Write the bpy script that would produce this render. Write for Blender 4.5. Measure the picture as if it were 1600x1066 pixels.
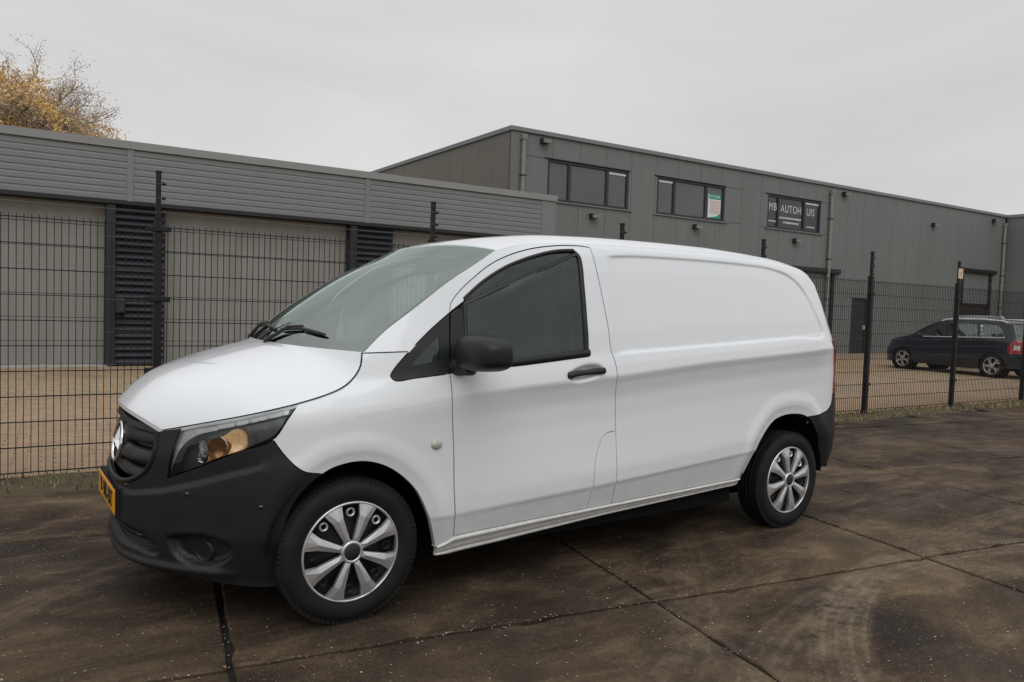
import bpy, bmesh, math, random
import numpy as np
from mathutils import Vector, Matrix, geometry
R_ = math.radians
random.seed(7); rng = np.random.default_rng(7)
for o in list(bpy.data.objects): bpy.data.objects.remove(o)
SC = bpy.context.scene
COL = SC.collection

# ------------------------------------------------------------------ camera
cam_d = bpy.data.cameras.new('camera'); cam = bpy.data.objects.new('camera', cam_d); COL.objects.link(cam)
CAM_F, CAM_C, CAM_YAW, CAM_PITCH, CAM_ROLL = 1161.767, Vector((-1.285, -3.127, 1.475)), .592, -.046, .033
fw = Vector((math.sin(CAM_YAW)*math.cos(CAM_PITCH), math.cos(CAM_YAW)*math.cos(CAM_PITCH), math.sin(CAM_PITCH)))
rt = fw.cross(Vector((0, 0, 1))).normalized(); up = rt.cross(fw)
r2 = rt*math.cos(CAM_ROLL) + up*math.sin(CAM_ROLL); u2 = -rt*math.sin(CAM_ROLL) + up*math.cos(CAM_ROLL)
m3 = Matrix((r2, u2, -fw)).transposed()
cam.matrix_world = Matrix.Translation(CAM_C) @ m3.to_4x4()
cam_d.sensor_fit = 'HORIZONTAL'; cam_d.sensor_width = 36; cam_d.lens = 36*CAM_F/1600
cam_d.clip_start = .05; cam_d.clip_end = 2000
SC.camera = cam

# ------------------------------------------------------------------ light
SUN_EL, SUN_DIR = 52, 205      # degrees; compass-like angle of the side the light comes from (x east, y north)
world = bpy.data.worlds.new('World'); SC.world = world; world.use_nodes = True
nt = world.node_tree; nt.nodes.clear()
wo = nt.nodes.new('ShaderNodeOutputWorld'); bg = nt.nodes.new('ShaderNodeBackground')
sky = nt.nodes.new('ShaderNodeTexSky'); sky.sky_type = 'NISHITA'; sky.sun_disc = False
sky.sun_elevation = R_(SUN_EL); sky.sun_rotation = R_(SUN_DIR); sky.dust_density = 5; sky.air_density = 1.5
tc = nt.nodes.new('ShaderNodeTexCoord')
mp = nt.nodes.new('ShaderNodeMapping'); mp.inputs['Scale'].default_value = (1, 1, 3.2)
nz = nt.nodes.new('ShaderNodeTexNoise'); nz.inputs['Scale'].default_value = 1.7; nz.inputs['Detail'].default_value = 5; nz.inputs['Roughness'].default_value = .5
nz.inputs['Distortion'].default_value = .4
cr = nt.nodes.new('ShaderNodeValToRGB')
cr.color_ramp.elements[0].position = .3; cr.color_ramp.elements[0].color = (5.95, 5.93, 6.05, 1)
cr.color_ramp.elements[1].position = .72; cr.color_ramp.elements[1].color = (7.35, 7.27, 7.2, 1)
mx = nt.nodes.new('ShaderNodeMix'); mx.data_type = 'RGBA'; mx.inputs[0].default_value = .96
nt.links.new(tc.outputs['Generated'], mp.inputs[0]); nt.links.new(mp.outputs[0], nz.inputs[0])
nt.links.new(nz.outputs['Fac'], cr.inputs[0])
nt.links.new(sky.outputs[0], mx.inputs[6]); nt.links.new(cr.outputs[0], mx.inputs[7])
sz = nt.nodes.new('ShaderNodeSeparateXYZ'); nt.links.new(tc.outputs['Generated'], sz.inputs[0])
zr_ = nt.nodes.new('ShaderNodeValToRGB'); nt.links.new(sz.outputs[2], zr_.inputs[0]); zr_.color_ramp.interpolation = 'EASE'
zr_.color_ramp.elements[0].position = .30; zr_.color_ramp.elements[0].color = (.685, .68, .68, 1); zr_.color_ramp.elements[1].position = 1; zr_.color_ramp.elements[1].color = (1, 1, 1, 1)
mz = nt.nodes.new('ShaderNodeMix'); mz.data_type = 'RGBA'; mz.blend_type = 'MULTIPLY'; mz.inputs[0].default_value = 1
nt.links.new(mx.outputs[2], mz.inputs[6]); nt.links.new(zr_.outputs[0], mz.inputs[7]); nt.links.new(mz.outputs[2], bg.inputs[0])   # overcast: brighter overhead than at the horizon
bg.inputs[1].default_value = .15; nt.links.new(bg.outputs[0], wo.inputs[0])
sd = bpy.data.lights.new('sun', 'SUN'); sd.energy = .85; sd.angle = R_(50); sd.color = (.975, .99, 1)
so = bpy.data.objects.new('sun', sd); COL.objects.link(so)
sv = Vector((math.sin(R_(SUN_DIR))*math.cos(R_(SUN_EL)), math.cos(R_(SUN_DIR))*math.cos(R_(SUN_EL)), math.sin(R_(SUN_EL))))
so.rotation_euler = sv.to_track_quat('Z', 'Y').to_euler()
SC.view_settings.view_transform = 'Standard'; SC.view_settings.look = 'None'
SC.view_settings.gamma = 1; SC.view_settings.exposure = 0; SC.view_settings.use_curve_mapping = False
SC.render.engine = 'CYCLES'

# ------------------------------------------------------------------ materials
class NT:
    """small node helper"""
    def __init__(s, name):
        s.m = bpy.data.materials.new(name); s.m.use_nodes = True; s.t = s.m.node_tree; s.t.nodes.clear()
        s.out = s.n('ShaderNodeOutputMaterial'); s.b = s.n('ShaderNodeBsdfPrincipled'); s.l(s.b.outputs[0], s.out.inputs[0])
        s.geo = s.n('ShaderNodeNewGeometry'); s.tc = s.n('ShaderNodeTexCoord')
    def n(s, t, **k):
        x = s.t.nodes.new(t)
        for a, b in k.items(): setattr(x, a, b)
        return x
    def l(s, a, b): s.t.links.new(a, b)
    def setv(s, inp, v):
        if hasattr(v, 'is_output') or isinstance(v, bpy.types.NodeSocket): s.l(v, inp)
        else:
            if isinstance(v, (tuple, list)) and len(v) == 3 and inp.type == 'RGBA': v = (*v, 1)
            inp.default_value = v
    def P(s, name, v): s.setv(s.b.inputs[name], v)
    def vec(s, scale=(1, 1, 1), src=None, rot=(0, 0, 0), loc=(0, 0, 0)):
        m = s.n('ShaderNodeMapping'); s.l(src or s.geo.outputs['Position'], m.inputs[0])
        m.inputs['Scale'].default_value = scale; m.inputs['Rotation'].default_value = rot; m.inputs['Location'].default_value = loc
        return m.outputs[0]
    def noise(s, scale, detail=4, rough=.55, v=None, dist=0):
        x = s.n('ShaderNodeTexNoise'); x.inputs['Scale'].default_value = scale; x.inputs['Detail'].default_value = detail
        x.inputs['Roughness'].default_value = rough; x.inputs['Distortion'].default_value = dist
        s.l(v or s.geo.outputs['Position'], x.inputs[0]); return x.outputs['Fac']
    def vor(s, scale, v=None, feat='F1', out='Distance', rand=1):
        x = s.n('ShaderNodeTexVoronoi'); x.feature = feat; x.inputs['Scale'].default_value = scale; x.inputs['Randomness'].default_value = rand
        s.l(v or s.geo.outputs['Position'], x.inputs[0]); return x.outputs[out]
    def ramp(s, fac, stops):
        x = s.n('ShaderNodeValToRGB'); e = x.color_ramp.elements
        while len(e) < len(stops): e.new(.5)
        for i, (p, c) in enumerate(stops):
            e[i].position = p; e[i].color = (*c, 1) if isinstance(c, tuple) else (c, c, c, 1)
        s.l(fac, x.inputs[0]); return x.outputs[0]
    def mix(s, f, a, b, mode='MIX'):
        x = s.n('ShaderNodeMix'); x.data_type = 'RGBA'; x.blend_type = mode
        s.setv(x.inputs[0], f); s.setv(x.inputs[6], a); s.setv(x.inputs[7], b); return x.outputs[2]
    def math(s, op, a, b=0., c=None, clamp=False):
        x = s.n('ShaderNodeMath', operation=op); x.use_clamp = clamp; s.setv(x.inputs[0], a); s.setv(x.inputs[1], b)
        if c is not None: s.setv(x.inputs[2], c)
        return x.outputs[0]
    def sep(s, v=None):
        x = s.n('ShaderNodeSeparateXYZ'); s.l(v or s.geo.outputs['Position'], x.inputs[0]); return x.outputs
    def bump(s, h, strength=.3, dist=.01):
        x = s.n('ShaderNodeBump'); x.inputs['Strength'].default_value = strength; x.inputs['Distance'].default_value = dist
        s.l(h, x.inputs['Height']); s.l(x.outputs[0], s.b.inputs['Normal']); return x
    def objrand(s):
        return s.n('ShaderNodeObjectInfo').outputs['Random']

def mk(name, col, rough=.5, metal=0, coat=0, var=.12, vscale=6, bump=0, bscale=80, spec=.5):
    t = NT(name); f = t.noise(vscale, 5)
    a = tuple(c*(1-var) for c in col); b = tuple(min(1, c*(1+var)) for c in col)
    t.P('Base Color', t.ramp(f, [(.3, a), (.7, b)]))
    rr = t.ramp(t.noise(vscale*3, 3), [(.3, max(.02, rough*.88)), (.7, min(1, rough*1.1))]); t.P('Roughness', rr)
    t.P('Metallic', metal); t.P('Coat Weight', coat); t.P('Coat Roughness', .06); t.P('Specular IOR Level', spec)
    if bump: t.bump(t.noise(bscale, 3), bump, .004)
    return t.m

# van paint: white, a bit of road dirt low down (a stain with its own shape)
def paint_white():
    t = NT('white_paint'); z = t.sep()[2]
    n = t.noise(9, 6, .65)
    low = t.math('MULTIPLY', t.math('SUBTRACT', .66, z, clamp=True), 1.5)
    d = t.math('MULTIPLY', low, t.ramp(n, [(.35, .1), (.75, 1.)]))
    base = t.mix(t.noise(2.5, 3), (.75, .782, .808), (.78, .808, .832))
    t.P('Base Color', t.mix(t.math('MULTIPLY', d, .55), base, (.33, .29, .24)))
    t.P('Roughness', t.mix(d, (.33,)*3, (.6,)*3)); t.P('Coat Weight', 1.); t.P('Coat Roughness', .04)
    return t.m
M = {}
M['white'] = paint_white()
M['sill'] = mk('sill_paint', (.66, .66, .63), .45, coat=.2, var=.12, vscale=20)
M['plastic'] = mk('grained_black_plastic', (.0115, .0125, .0145), .44, var=.15, vscale=3, bump=.12, bscale=500, spec=.38)
M['plastic_dark'] = mk('dark_plastic', (.014, .014, .015), .55, var=.1)
M['gloss_black'] = mk('gloss_black', (.012, .012, .013), .12, var=.1, coat=.5)
M['rubber'] = mk('tyre_rubber', (.0125, .012, .012), .75, var=.3, vscale=9, bump=.1, bscale=120, spec=.25)
M['seal'] = mk('rubber_seal', (.010, .010, .011), .5)
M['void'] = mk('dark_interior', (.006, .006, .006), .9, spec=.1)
M['silver'] = mk('hubcap_silver', (.66, .665, .68), .36, metal=.75, var=.06, vscale=20, coat=.25)
M['steel'] = mk('steel_wheel', (.009, .009, .010), .5, metal=.3)
M['chrome'] = mk('chrome', (.80, .81, .83), .09, metal=1, var=.03)
M['grey_cloth'] = mk('grey_seat_cloth', (.085, .09, .092), .9, var=.2, bump=.2, bscale=400)
M['dash'] = mk('dashboard_plastic', (.13, .135, .135), .7, var=.1)
M['plate'] = mk('plate_yellow', (.78, .33, .012), .35, var=.05)
M['ink'] = mk('black_ink', (.01, .01, .01), .5)
M['red_lens'] = mk('red_lens', (.33, .008, .010), .12, coat=1, var=.15, vscale=40)
M['clear_lens'] = mk('pale_lens', (.62, .60, .58), .15, coat=1)
M['amber'] = mk('amber_reflector', (.46, .22, .085), .25, metal=.5, var=.4, vscale=35)
M['marker'] = mk('marker_lens', (.45, .44, .38), .2, coat=.6)
M['lamp_white'] = mk('lamp_light_guide', (.78, .79, .78), .25, coat=.5)
M['lamp_inner'] = mk('lamp_housing_grey', (.075, .08, .085), .3, coat=.5, var=.3, vscale=12)
M['lamp_silver'] = mk('lamp_reflector_silver', (.72, .72, .72), .3, metal=.4, var=.15, vscale=25)
M['lamp_grey'] = mk('lamp_reflector_grey', (.16, .17, .18), .35, metal=.4, var=.4, vscale=18)
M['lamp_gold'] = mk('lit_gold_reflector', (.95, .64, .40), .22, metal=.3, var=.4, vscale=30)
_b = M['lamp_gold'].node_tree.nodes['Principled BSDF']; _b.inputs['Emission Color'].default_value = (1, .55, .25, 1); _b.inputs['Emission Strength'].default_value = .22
def glassmat(name, tint, refl_rough=.02, ior=1.5, alpha=.75):
    t = NT(name); t.t.nodes.remove(t.b)
    tr = t.n('ShaderNodeBsdfTransparent'); tr.inputs[0].default_value = (*tint, 1)
    gl = t.n('ShaderNodeBsdfGlossy'); gl.inputs['Roughness'].default_value = refl_rough; gl.inputs[0].default_value = (.88, 1, .96, 1)
    fr = t.n('ShaderNodeFresnel'); fr.inputs[0].default_value = ior
    d = t.noise(14, 5); f = t.math('ADD', fr.outputs[0], t.math('MULTIPLY', d, .012))
    mxs = t.n('ShaderNodeMixShader'); t.l(f, mxs.inputs[0]); t.l(tr.outputs[0], mxs.inputs[1]); t.l(gl.outputs[0], mxs.inputs[2])
    t.l(mxs.outputs[0], t.out.inputs[0]); return t.m
M['glass'] = glassmat('windscreen_glass', (.64, .76, .71), ior=3.2)
M['side_glass'] = glassmat('side_window_glass', (.58, .72, .66), ior=1.75)
M['lamp_glass'] = glassmat('lamp_cover', (.93, .93, .93), ior=1.5)
def opaque_glass(name, col, r=.06):
    t = NT(name); t.P('Base Color', t.ramp(t.noise(.9, 3), [(.3, tuple(c*.8 for c in col)), (.7, col)]))
    t.P('Roughness', r); t.P('Specular IOR Level', .9); t.bump(t.noise(1.3, 2), .04, .02); return t.m
M['pane'] = opaque_glass('office_glass', (.075, .082, .088))
M['sign_pane'] = opaque_glass('sign_backed_glass', (.022, .027, .029), .3)

# facade and site materials
def clad(name, col, var=.08, streak=.12, rough=.55, spec=.35):
    t = NT(name)
    v = t.vec((1.2, 1.2, .12)); st = t.noise(5, 5, .6, v)
    b = t.mix(t.noise(1.1, 3), tuple(c*(1-var) for c in col), tuple(c*(1+var) for c in col))
    b = t.mix(t.math('MULTIPLY', t.ramp(st, [(.45, 0.), (.8, 1.)]), streak), b, (.10, .10, .085))
    b = t.mix(t.math('MULTIPLY', t.objrand(), .25), b, tuple(c*.82 for c in col))
    t.P('Base Color', b); t.P('Roughness', rough); t.P('Specular IOR Level', spec); return t.m
M['fascia'] = clad('fascia_cladding', (.203, .211, .213))
M['trim'] = clad('light_trim', (.27, .275, .272), rough=.45)
M['panel'] = clad('wall_cladding', (.176, .184, .181), .05, .3)
M['panel_side'] = clad('side_wall_cladding', (.165, .155, .128), .06, .25)
M['cap'] = clad('roof_cap', (.20, .235, .232))
M['door_beige'] = clad('roller_door_paint', (.250, .240, .222), .05, .3)
M['anthracite'] = clad('anthracite_metal', (.020, .023, .030), .1, .1, .5)
M['gutter'] = mk('gutter_black', (.012, .012, .013), .6)
M['frame'] = mk('window_frame_anthracite', (.022, .027, .032), .45, var=.08)
M['pipe'] = mk('drainpipe_grey', (.22, .22, .185), .55, var=.15)
M['white_item'] = mk('white_plastic', (.62, .62, .60), .5)
M['ledge'] = mk('pale_ledge', (.38, .37, .34), .7, var=.15)
M['lampblack'] = mk('wall_lamp_black', (.018, .018, .018), .5)
M['lamphead'] = mk('wall_lamp_glass', (.20, .20, .195), .25)
M['fence'] = mk('fence_powder_coat', (.011, .012, .012), .5, var=.25, vscale=15, spec=.3)
M['insul'] = mk('insulator_black', (.010, .010, .010), .4)
M['wire'] = mk('bare_wire', (.24, .24, .235), .4, metal=.6)
M['red_dark'] = mk('dark_red_goods', (.022, .009, .008), .7, var=.3)
M['green_print'] = mk('green_print', (.01, .30, .17), .5)
M['white_print'] = mk('white_print', (.72, .74, .72), .5)
M['grey_print'] = mk('grey_print', (.62, .64, .64), .5)
M['pink_print'] = mk('pink_print', (.60, .52, .50), .6, var=.2, vscale=30)
M['orange_print'] = mk('sign_yellow', (.62, .48, .33), .6)
M['mpv'] = mk('dark_blue_paint', (.008, .013, .026), .25, var=.1, coat=.5)
M['mpv_chrome'] = mk('roof_rail_silver', (.62, .63, .65), .35, metal=.5)
M['silver_paint'] = mk('silver_car_paint', (.42, .44, .46), .3, metal=.3, coat=.7)
M['dark_paint'] = mk('black_car_paint', (.012, .012, .014), .3, coat=.8)
M['mpv_glass'] = glassmat('car_window_glass', (.5, .66, .60), ior=2.7)
M['alloy'] = mk('alloy_wheel', (.58, .58, .60), .3, metal=.7)

def concrete(name, far=False):
    t = NT(name); pos = t.geo.outputs['Position']; X, Y, Z = t.sep()[:3]
    big = t.noise(.62, 6, .62, t.vec((.75, 1.6, 1), rot=(0, 0, .3)), dist=.9); mid = t.noise(2.6, 8, .70, t.vec((.7, 1.5, 1), rot=(0, 0, -.5)), dist=.6); fine = t.noise(40, 6, .7)
    c = t.ramp(big, [(.38, (.036, .025, .0175)), (.50, (.084, .058, .035)), (.62, (.18, .127, .075))])
    c2 = t.ramp(mid, [(.38, (.021, .0155, .0125)), (.52, (.070, .049, .031)), (.66, (.21, .15, .092))])
    b = t.mix(.55, c, c2)
    b = t.mix(t.math('MULTIPLY', t.objrand(), .35), b, (.024, .019, .016))
    b = t.mix(.45, b, t.ramp(fine, [(.3, (.25,)*3), (.72, (1.45,)*3)]), 'MULTIPLY')
    # oily dark patches
    oil = t.ramp(t.noise(.9, 3, .5, t.vec((1, 1, 1), loc=(4, 9, 0))), [(.56, 0.), (.66, 1.)])
    b = t.mix(t.math('MULTIPLY', oil, .6), b, (.020, .0155, .0135))
    # curved dusty tyre tracks
    for cx, cy, r, w, a in ((3.3, -3.34, 2.57, .15, .75), (2.57, -3.17, 2.32, .12, .38), (-2.26, 3.89, 5.93, .12, .25), (4.9, -9.47, 8.91, .12, .42), (5.2, -9.9, 9.9, .13, .25), (-.12, -.2, 1.63, .12, .35)):
        dx = t.math('SUBTRACT', X, cx); dy = t.math('SUBTRACT', Y, cy)
        d = t.math('SQRT', t.math('ADD', t.math('MULTIPLY', dx, dx), t.math('MULTIPLY', dy, dy)))
        d = t.math('ADD', d, t.math('MULTIPLY', t.math('SUBTRACT', t.noise(.7, 0), .5), .08))
        k = t.math('MULTIPLY', t.math('SUBTRACT', 1., t.math('DIVIDE', t.math('ABSOLUTE', t.math('SUBTRACT', d, r)), w), clamp=True), 3.5, clamp=True)
        k = t.math('MULTIPLY', k, t.ramp(t.noise(.75, 3, .6, t.vec(loc=(r, cx, 0))), [(.30, 0.), (.46, 1.)]))
        ribs = t.ramp(t.math('SINE', t.math('MULTIPLY', d, 105.)), [(.2, .6), (.7, 1.)])
        k = t.math('MULTIPLY', t.math('MULTIPLY', k, ribs), t.math('MULTIPLY', t.ramp(t.noise(7, 7, .75), [(.38, .0), (.62, .95)]), a))
        b = t.mix(t.math('MINIMUM', k, .85), b, (.215, .168, .115))
    # exposed grit: many pale specks of different size
    for sc, th, am, c3 in ((38, .13, .9, (.46, .43, .37)), (80, .18, .75, (.30, .27, .22)), (16, .07, .95, (.60, .58, .53)), (150, .25, .5, (.22, .19, .15))):
        v = t.n('ShaderNodeTexVoronoi'); v.inputs['Scale'].default_value = sc; t.l(pos, v.inputs[0])
        gate = t.math('GREATER_THAN', t.sep(v.outputs['Color'])[0], .80 if sc < 60 else .66)
        zone = t.ramp(t.noise(1.1, 3, .5, t.vec(loc=(sc, 3, 0))), [(.4, .15), (.6, 1.)])
        k = t.math('MULTIPLY', t.math('MULTIPLY', t.math('LESS_THAN', v.outputs['Distance'], th), gate), t.math('MULTIPLY', zone, am))
        b = t.mix(k, b, c3)
    t.P('Base Color', b)
    t.P('Roughness', t.ramp(t.noise(1.4, 5, .6), [(.35, .62), (.65, .92)])); t.P('Specular IOR Level', .16)
    h = t.math('ADD', t.math('MULTIPLY', fine, .7), t.math('MULTIPLY', t.noise(9, 4), .6))
    t.bump(h, .55, .006); return t.m
M['concrete'] = concrete('old_concrete')
M['joint'] = mk('joint_dirt', (.012, .010, .008), .95, var=.6, vscale=14, bump=.6, bscale=60)
def soil():
    t = NT('mossy_soil')
    b = t.ramp(t.noise(3.5, 8, .7), [(.3, (.030, .025, .017)), (.48, (.085, .066, .038)), (.62, (.080, .078, .030)), (.78, (.19, .15, .085))])
    b = t.mix(.5, b, t.ramp(t.noise(38, 6, .7), [(.3, (.5,)*3), (.7, (1.4,)*3)]), 'MULTIPLY')
    t.P('Base Color', b); t.P('Roughness', .95); t.bump(t.noise(22, 6, .7), .8, .02); return t.m
M['soil'] = soil()
def brickcol(name, brick_pattern=False):
    t = NT(name); n1 = t.noise(.35, 5, .6); n2 = t.noise(4, 6, .65)
    b = t.ramp(n1, [(.3, (.27, .195, .120)), (.7, (.36, .275, .175))])
    b = t.mix(.45, b, t.ramp(n2, [(.3, (.6,)*3), (.7, (1.35,)*3)]), 'MULTIPLY')
    if brick_pattern:
        br = t.n('ShaderNodeTexBrick'); br.inputs['Scale'].default_value = 1; br.inputs['Brick Width'].default_value = .21; br.inputs['Row Height'].default_value = .105
        br.inputs['Mortar Size'].default_value = .006; br.inputs['Color1'].default_value = (1.15, 1.1, 1.0, 1); br.inputs['Color2'].default_value = (.8, .78, .78, 1); br.inputs['Mortar'].default_value = (.45, .42, .36, 1)
        t.l(t.vec(rot=(0, 0, .045)), br.inputs[0]); b = t.mix(.8, b, br.outputs[0], 'MULTIPLY')
        t.bump(br.outputs['Fac'], -.35, .006)
    else:
        b = t.mix(t.objrand(), b, t.mix(.5, b, (.30, .16, .10)))
        t.bump(t.noise(60, 5), .4, .004)
    moss = t.ramp(t.noise(1.6, 6, .7, t.vec(loc=(3, 1, 0))), [(.60, 0.), (.74, .5)])
    b = t.mix(moss, b, (.15, .13, .065))
    t.P('Base Color', b); t.P('Roughness', .88); return t.m
M['brick'] = brickcol('clay_paver'); M['paving'] = brickcol('paving_far', True)
M['grass'] = mk('dry_grass', (.085, .080, .030), .8, var=.5, vscale=3)
M['straw'] = mk('straw_grass', (.34, .255, .125), .85, var=.4, vscale=5)
M['leaf_fall'] = mk('fallen_leaf', (.17, .075, .03), .8, var=.5, vscale=8)
M['chip'] = mk('pale_chip', (.42, .40, .35), .8, var=.4, vscale=8)
M['weed'] = mk('weed_green', (.045, .065, .012), .8, var=.4, vscale=8)
M['bark'] = mk('bark', (.085, .065, .048), .9, var=.3)
M['twig'] = mk('twig_brown', (.40, .345, .295), .9, var=.3, vscale=2)
M['yellow_leaf'] = mk('yellow_willow_leaf', (.74, .50, .20), .75, var=.35, vscale=1.2)
M['brown_leaf'] = mk('late_brown_leaf', (.46, .39, .30), .8, var=.35, vscale=1.2)

# ------------------------------------------------------------------ object helpers
class MB:
    def __init__(s): s.v = []; s.f = []; s.sm = []
    def add(s, vs, fs, smooth=False):
        b = len(s.v); s.v += [tuple(map(float, v)) for v in vs]; s.f += [tuple(b+i for i in f) for f in fs]; s.sm += [smooth]*len(fs); return s
    def box(s, x0, x1, y0, y1, z0, z1, T=None):
        vs = [(x, y, z) for z in (z0, z1) for y in (y0, y1) for x in (x0, x1)]
        if T is not None: vs = [T @ Vector(v) for v in vs]
        return s.add(vs, [(0, 2, 3, 1), (4, 5, 7, 6), (0, 1, 5, 4), (2, 6, 7, 3), (0, 4, 6, 2), (1, 3, 7, 5)])
    def bbox(s, x0, x1, y0, y1, z0, z1, b=.005):
        """box with chamfered vertical and front edges (bevel on the -y face)"""
        vs = [(x0, y1, z0), (x1, y1, z0), (x1, y1, z1), (x0, y1, z1), (x0, y0+b, z0), (x1, y0+b, z0), (x1, y0+b, z1), (x0, y0+b, z1),
              (x0+b, y0, z0+b), (x1-b, y0, z0+b), (x1-b, y0, z1-b), (x0+b, y0, z1-b)]
        return s.add(vs, [(0, 3, 2, 1), (0, 1, 5, 4), (1, 2, 6, 5), (2, 3, 7, 6), (3, 0, 4, 7), (4, 5, 9, 8), (5, 6, 10, 9), (6, 7, 11, 10), (7, 4, 8, 11), (8, 9, 10, 11)])
    def tube(s, pts, r, n=8, smooth=True, caps=True):
        pts = [Vector(p) for p in pts]; rs = r if isinstance(r, (list, tuple)) else [r]*len(pts); rings = []; prev = None
        for i, p in enumerate(pts):
            d = (pts[min(i+1, len(pts)-1)] - pts[max(i-1, 0)]).normalized()
            a = Vector((0, 0, 1)) if abs(d.z) < .9 else Vector((1, 0, 0))
            if prev is not None: a = prev
            x = (a - d*a.dot(d)).normalized(); prev = x; y = d.cross(x)
            rings.append([p + (x*math.cos(2*math.pi*k/n) + y*math.sin(2*math.pi*k/n))*rs[i] for k in range(n)])
        vs = [v for rg in rings for v in rg]; fs = []
        for i in range(len(pts)-1):
            for k in range(n): fs.append((i*n+k, i*n+(k+1) % n, (i+1)*n+(k+1) % n, (i+1)*n+k))
        s.add(vs, fs, smooth)
        if caps:
            s.add(rings[0], [tuple(range(n))[::-1]]); s.add(rings[-1], [tuple(range(n))])
        return s
    def lathe(s, prof, n=48, T=None, smooth=True, closed=False):
        """prof: (radius, y); axis = Y"""
        vs = []
        for r, y in prof:
            for k in range(n):
                a = 2*math.pi*k/n; vs.append(Vector((r*math.cos(a), y, r*math.sin(a))))
        if T is not None: vs = [T @ v for v in vs]
        fs = []; m = len(prof)
        for i in range(m if closed else m-1):
            for k in range(n):
                j = (i+1) % m; fs.append((i*n+k, i*n+(k+1) % n, j*n+(k+1) % n, j*n+k))
        return s.add(vs, fs, smooth)
    def prism(s, poly, y0, y1, T=None):
        """poly in xz, extruded along y"""
        n = len(poly); vs = [(x, y0, z) for x, z in poly]+[(x, y1, z) for x, z in poly]
        if T is not None: vs = [T @ Vector(v) for v in vs]
        return s.add(vs, [tuple(range(n)), tuple(range(2*n-1, n-1, -1))]+[(i, i+n, (i+1) % n+n, (i+1) % n) for i in range(n)])
    def mesh(s, name):
        me = bpy.data.meshes.new(name); me.from_pydata(s.v, [], s.f); me.polygons.foreach_set('use_smooth', s.sm)
        bm = bmesh.new(); bm.from_mesh(me); bmesh.ops.recalc_face_normals(bm, faces=bm.faces); bm.to_mesh(me); bm.free(); me.update(); return me
    def build(s, name, mat, parent=None, T=None):
        return mo(name, s.mesh(name), mat, parent, T)
def mo(name, me, mat=None, parent=None, T=None):
    if mat is not None and not me.materials: me.materials.append(mat)
    o = bpy.data.objects.new(name, me); COL.objects.link(o)
    if parent: o.parent = parent
    if T is not None: o.matrix_local = T
    return o
def tag(o, label=None, cat=None, group=None, kind=None):
    if label: o['label'] = label
    if cat: o['category'] = cat
    if group: o['group'] = group
    if kind: o['kind'] = kind
    return o
def thing(name, label, cat, T=None, group=None):
    o = bpy.data.objects.new(name, None); COL.objects.link(o); o.empty_display_size = .2
    if T is not None: o.matrix_world = T
    return tag(o, label, cat, group)
def copy_tree(o, parent=None):
    c = o.copy(); COL.objects.link(c); c.parent = parent
    for ch in o.children: copy_tree(ch, c)
    return c
def frame_T(x, y, ang, z=0): return Matrix.Translation((x, y, z)) @ Matrix.Rotation(ang, 4, 'Z')
FONT = None
def text_mesh(txt, size, name, sx=1):
    cu = bpy.data.curves.new(name, 'FONT'); cu.body = txt; cu.size = size; cu.extrude = .0015; cu.align_x = 'CENTER'; cu.align_y = 'CENTER'; cu.space_character = 1.12
    o = bpy.data.objects.new('t', cu); COL.objects.link(o); dg = bpy.context.evaluated_depsgraph_get(); dg.update()
    me = bpy.data.meshes.new_from_object(o.evaluated_get(dg)); bpy.data.objects.remove(o); me.name = name
    if sx != 1: me.transform(Matrix.Scale(sx, 4, (1, 0, 0)))
    return me
TXT = Matrix.Rotation(math.pi/2, 4, 'X')    # stand the lettering up, facing -y
# ================================================================== GROUND
def sheet(name, x0, x1, y0, y1, z, mat, kind='structure', T=None):
    m = MB(); m.add([(x0, y0, z), (x1, y0, z), (x1, y1, z), (x0, y1, z)], [(0, 1, 2, 3)]); return tag(m.build(name, mat, T=T), kind=kind)
sheet('ground', -400, 400, -400, 400, -.09, M['soil'])

# concrete yard: 2 m slabs laid on dirt, rotated a little against the van
SLAB_A = -.165; SLAB_O = (1.44, -.46); SP = 2.03
yard = thing('pavement', None, None, frame_T(SLAB_O[0], SLAB_O[1], SLAB_A)); yard['kind'] = 'structure'
FA = -.037; FO = (-.27, 3.77)          # fence line: direction and first post
def fence_side(x, y): return (y-FO[1])*math.cos(FA) - (x-FO[0])*math.sin(FA)
fi = Matrix.Rotation(-SLAB_A, 4, 'Z') @ Matrix.Translation((-SLAB_O[0], -SLAB_O[1], 0))
def slab_mesh(x0, x1, y0, y1, seed):
    r = random.Random(seed); g = .011; n = 22
    x0 += g; x1 -= g; y0 += g; y1 -= g; pts = []
    for (ax, ay, bx, by) in ((x0, y0, x1, y0), (x1, y0, x1, y1), (x1, y1, x0, y1), (x0, y1, x0, y0)):
        L = math.hypot(bx-ax, by-ay); k = max(2, int(L/.09))
        nx, ny = (by-ay)/L, -(bx-ax)/L
        for i in range(k):
            t = i/k; j = r.uniform(-.006, .003) if i else -.006
            if r.random() < .05: j -= r.uniform(.006, .022)
            pts.append((ax+(bx-ax)*t+nx*j, ay+(by-ay)*t+ny*j))
    cx = (x0+x1)/2; cy = (y0+y1)/2; zo = r.uniform(-.003, .003); tx, ty = r.uniform(-.0015, .0015), r.uniform(-.0015, .0015)
    z = lambda x, y: zo+tx*(x-cx)+ty*(y-cy)
    N = len(pts); top = [(cx+(x-cx)*.992, cy+(y-cy)*.992, z(x, y)) for x, y in pts]
    mid = [(x, y, z(x, y)-.007) for x, y in pts]; bot = [(x, y, -.06) for x, y in pts]
    m = MB(); m.add(top+mid+bot, [tuple(range(N))]+[(i+k*N, (i+1) % N+k*N, (i+1) % N+(k+1)*N, i+(k+1)*N) for i in range(N) for k in (0, 1)]); return m.mesh('concrete_slab')
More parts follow.
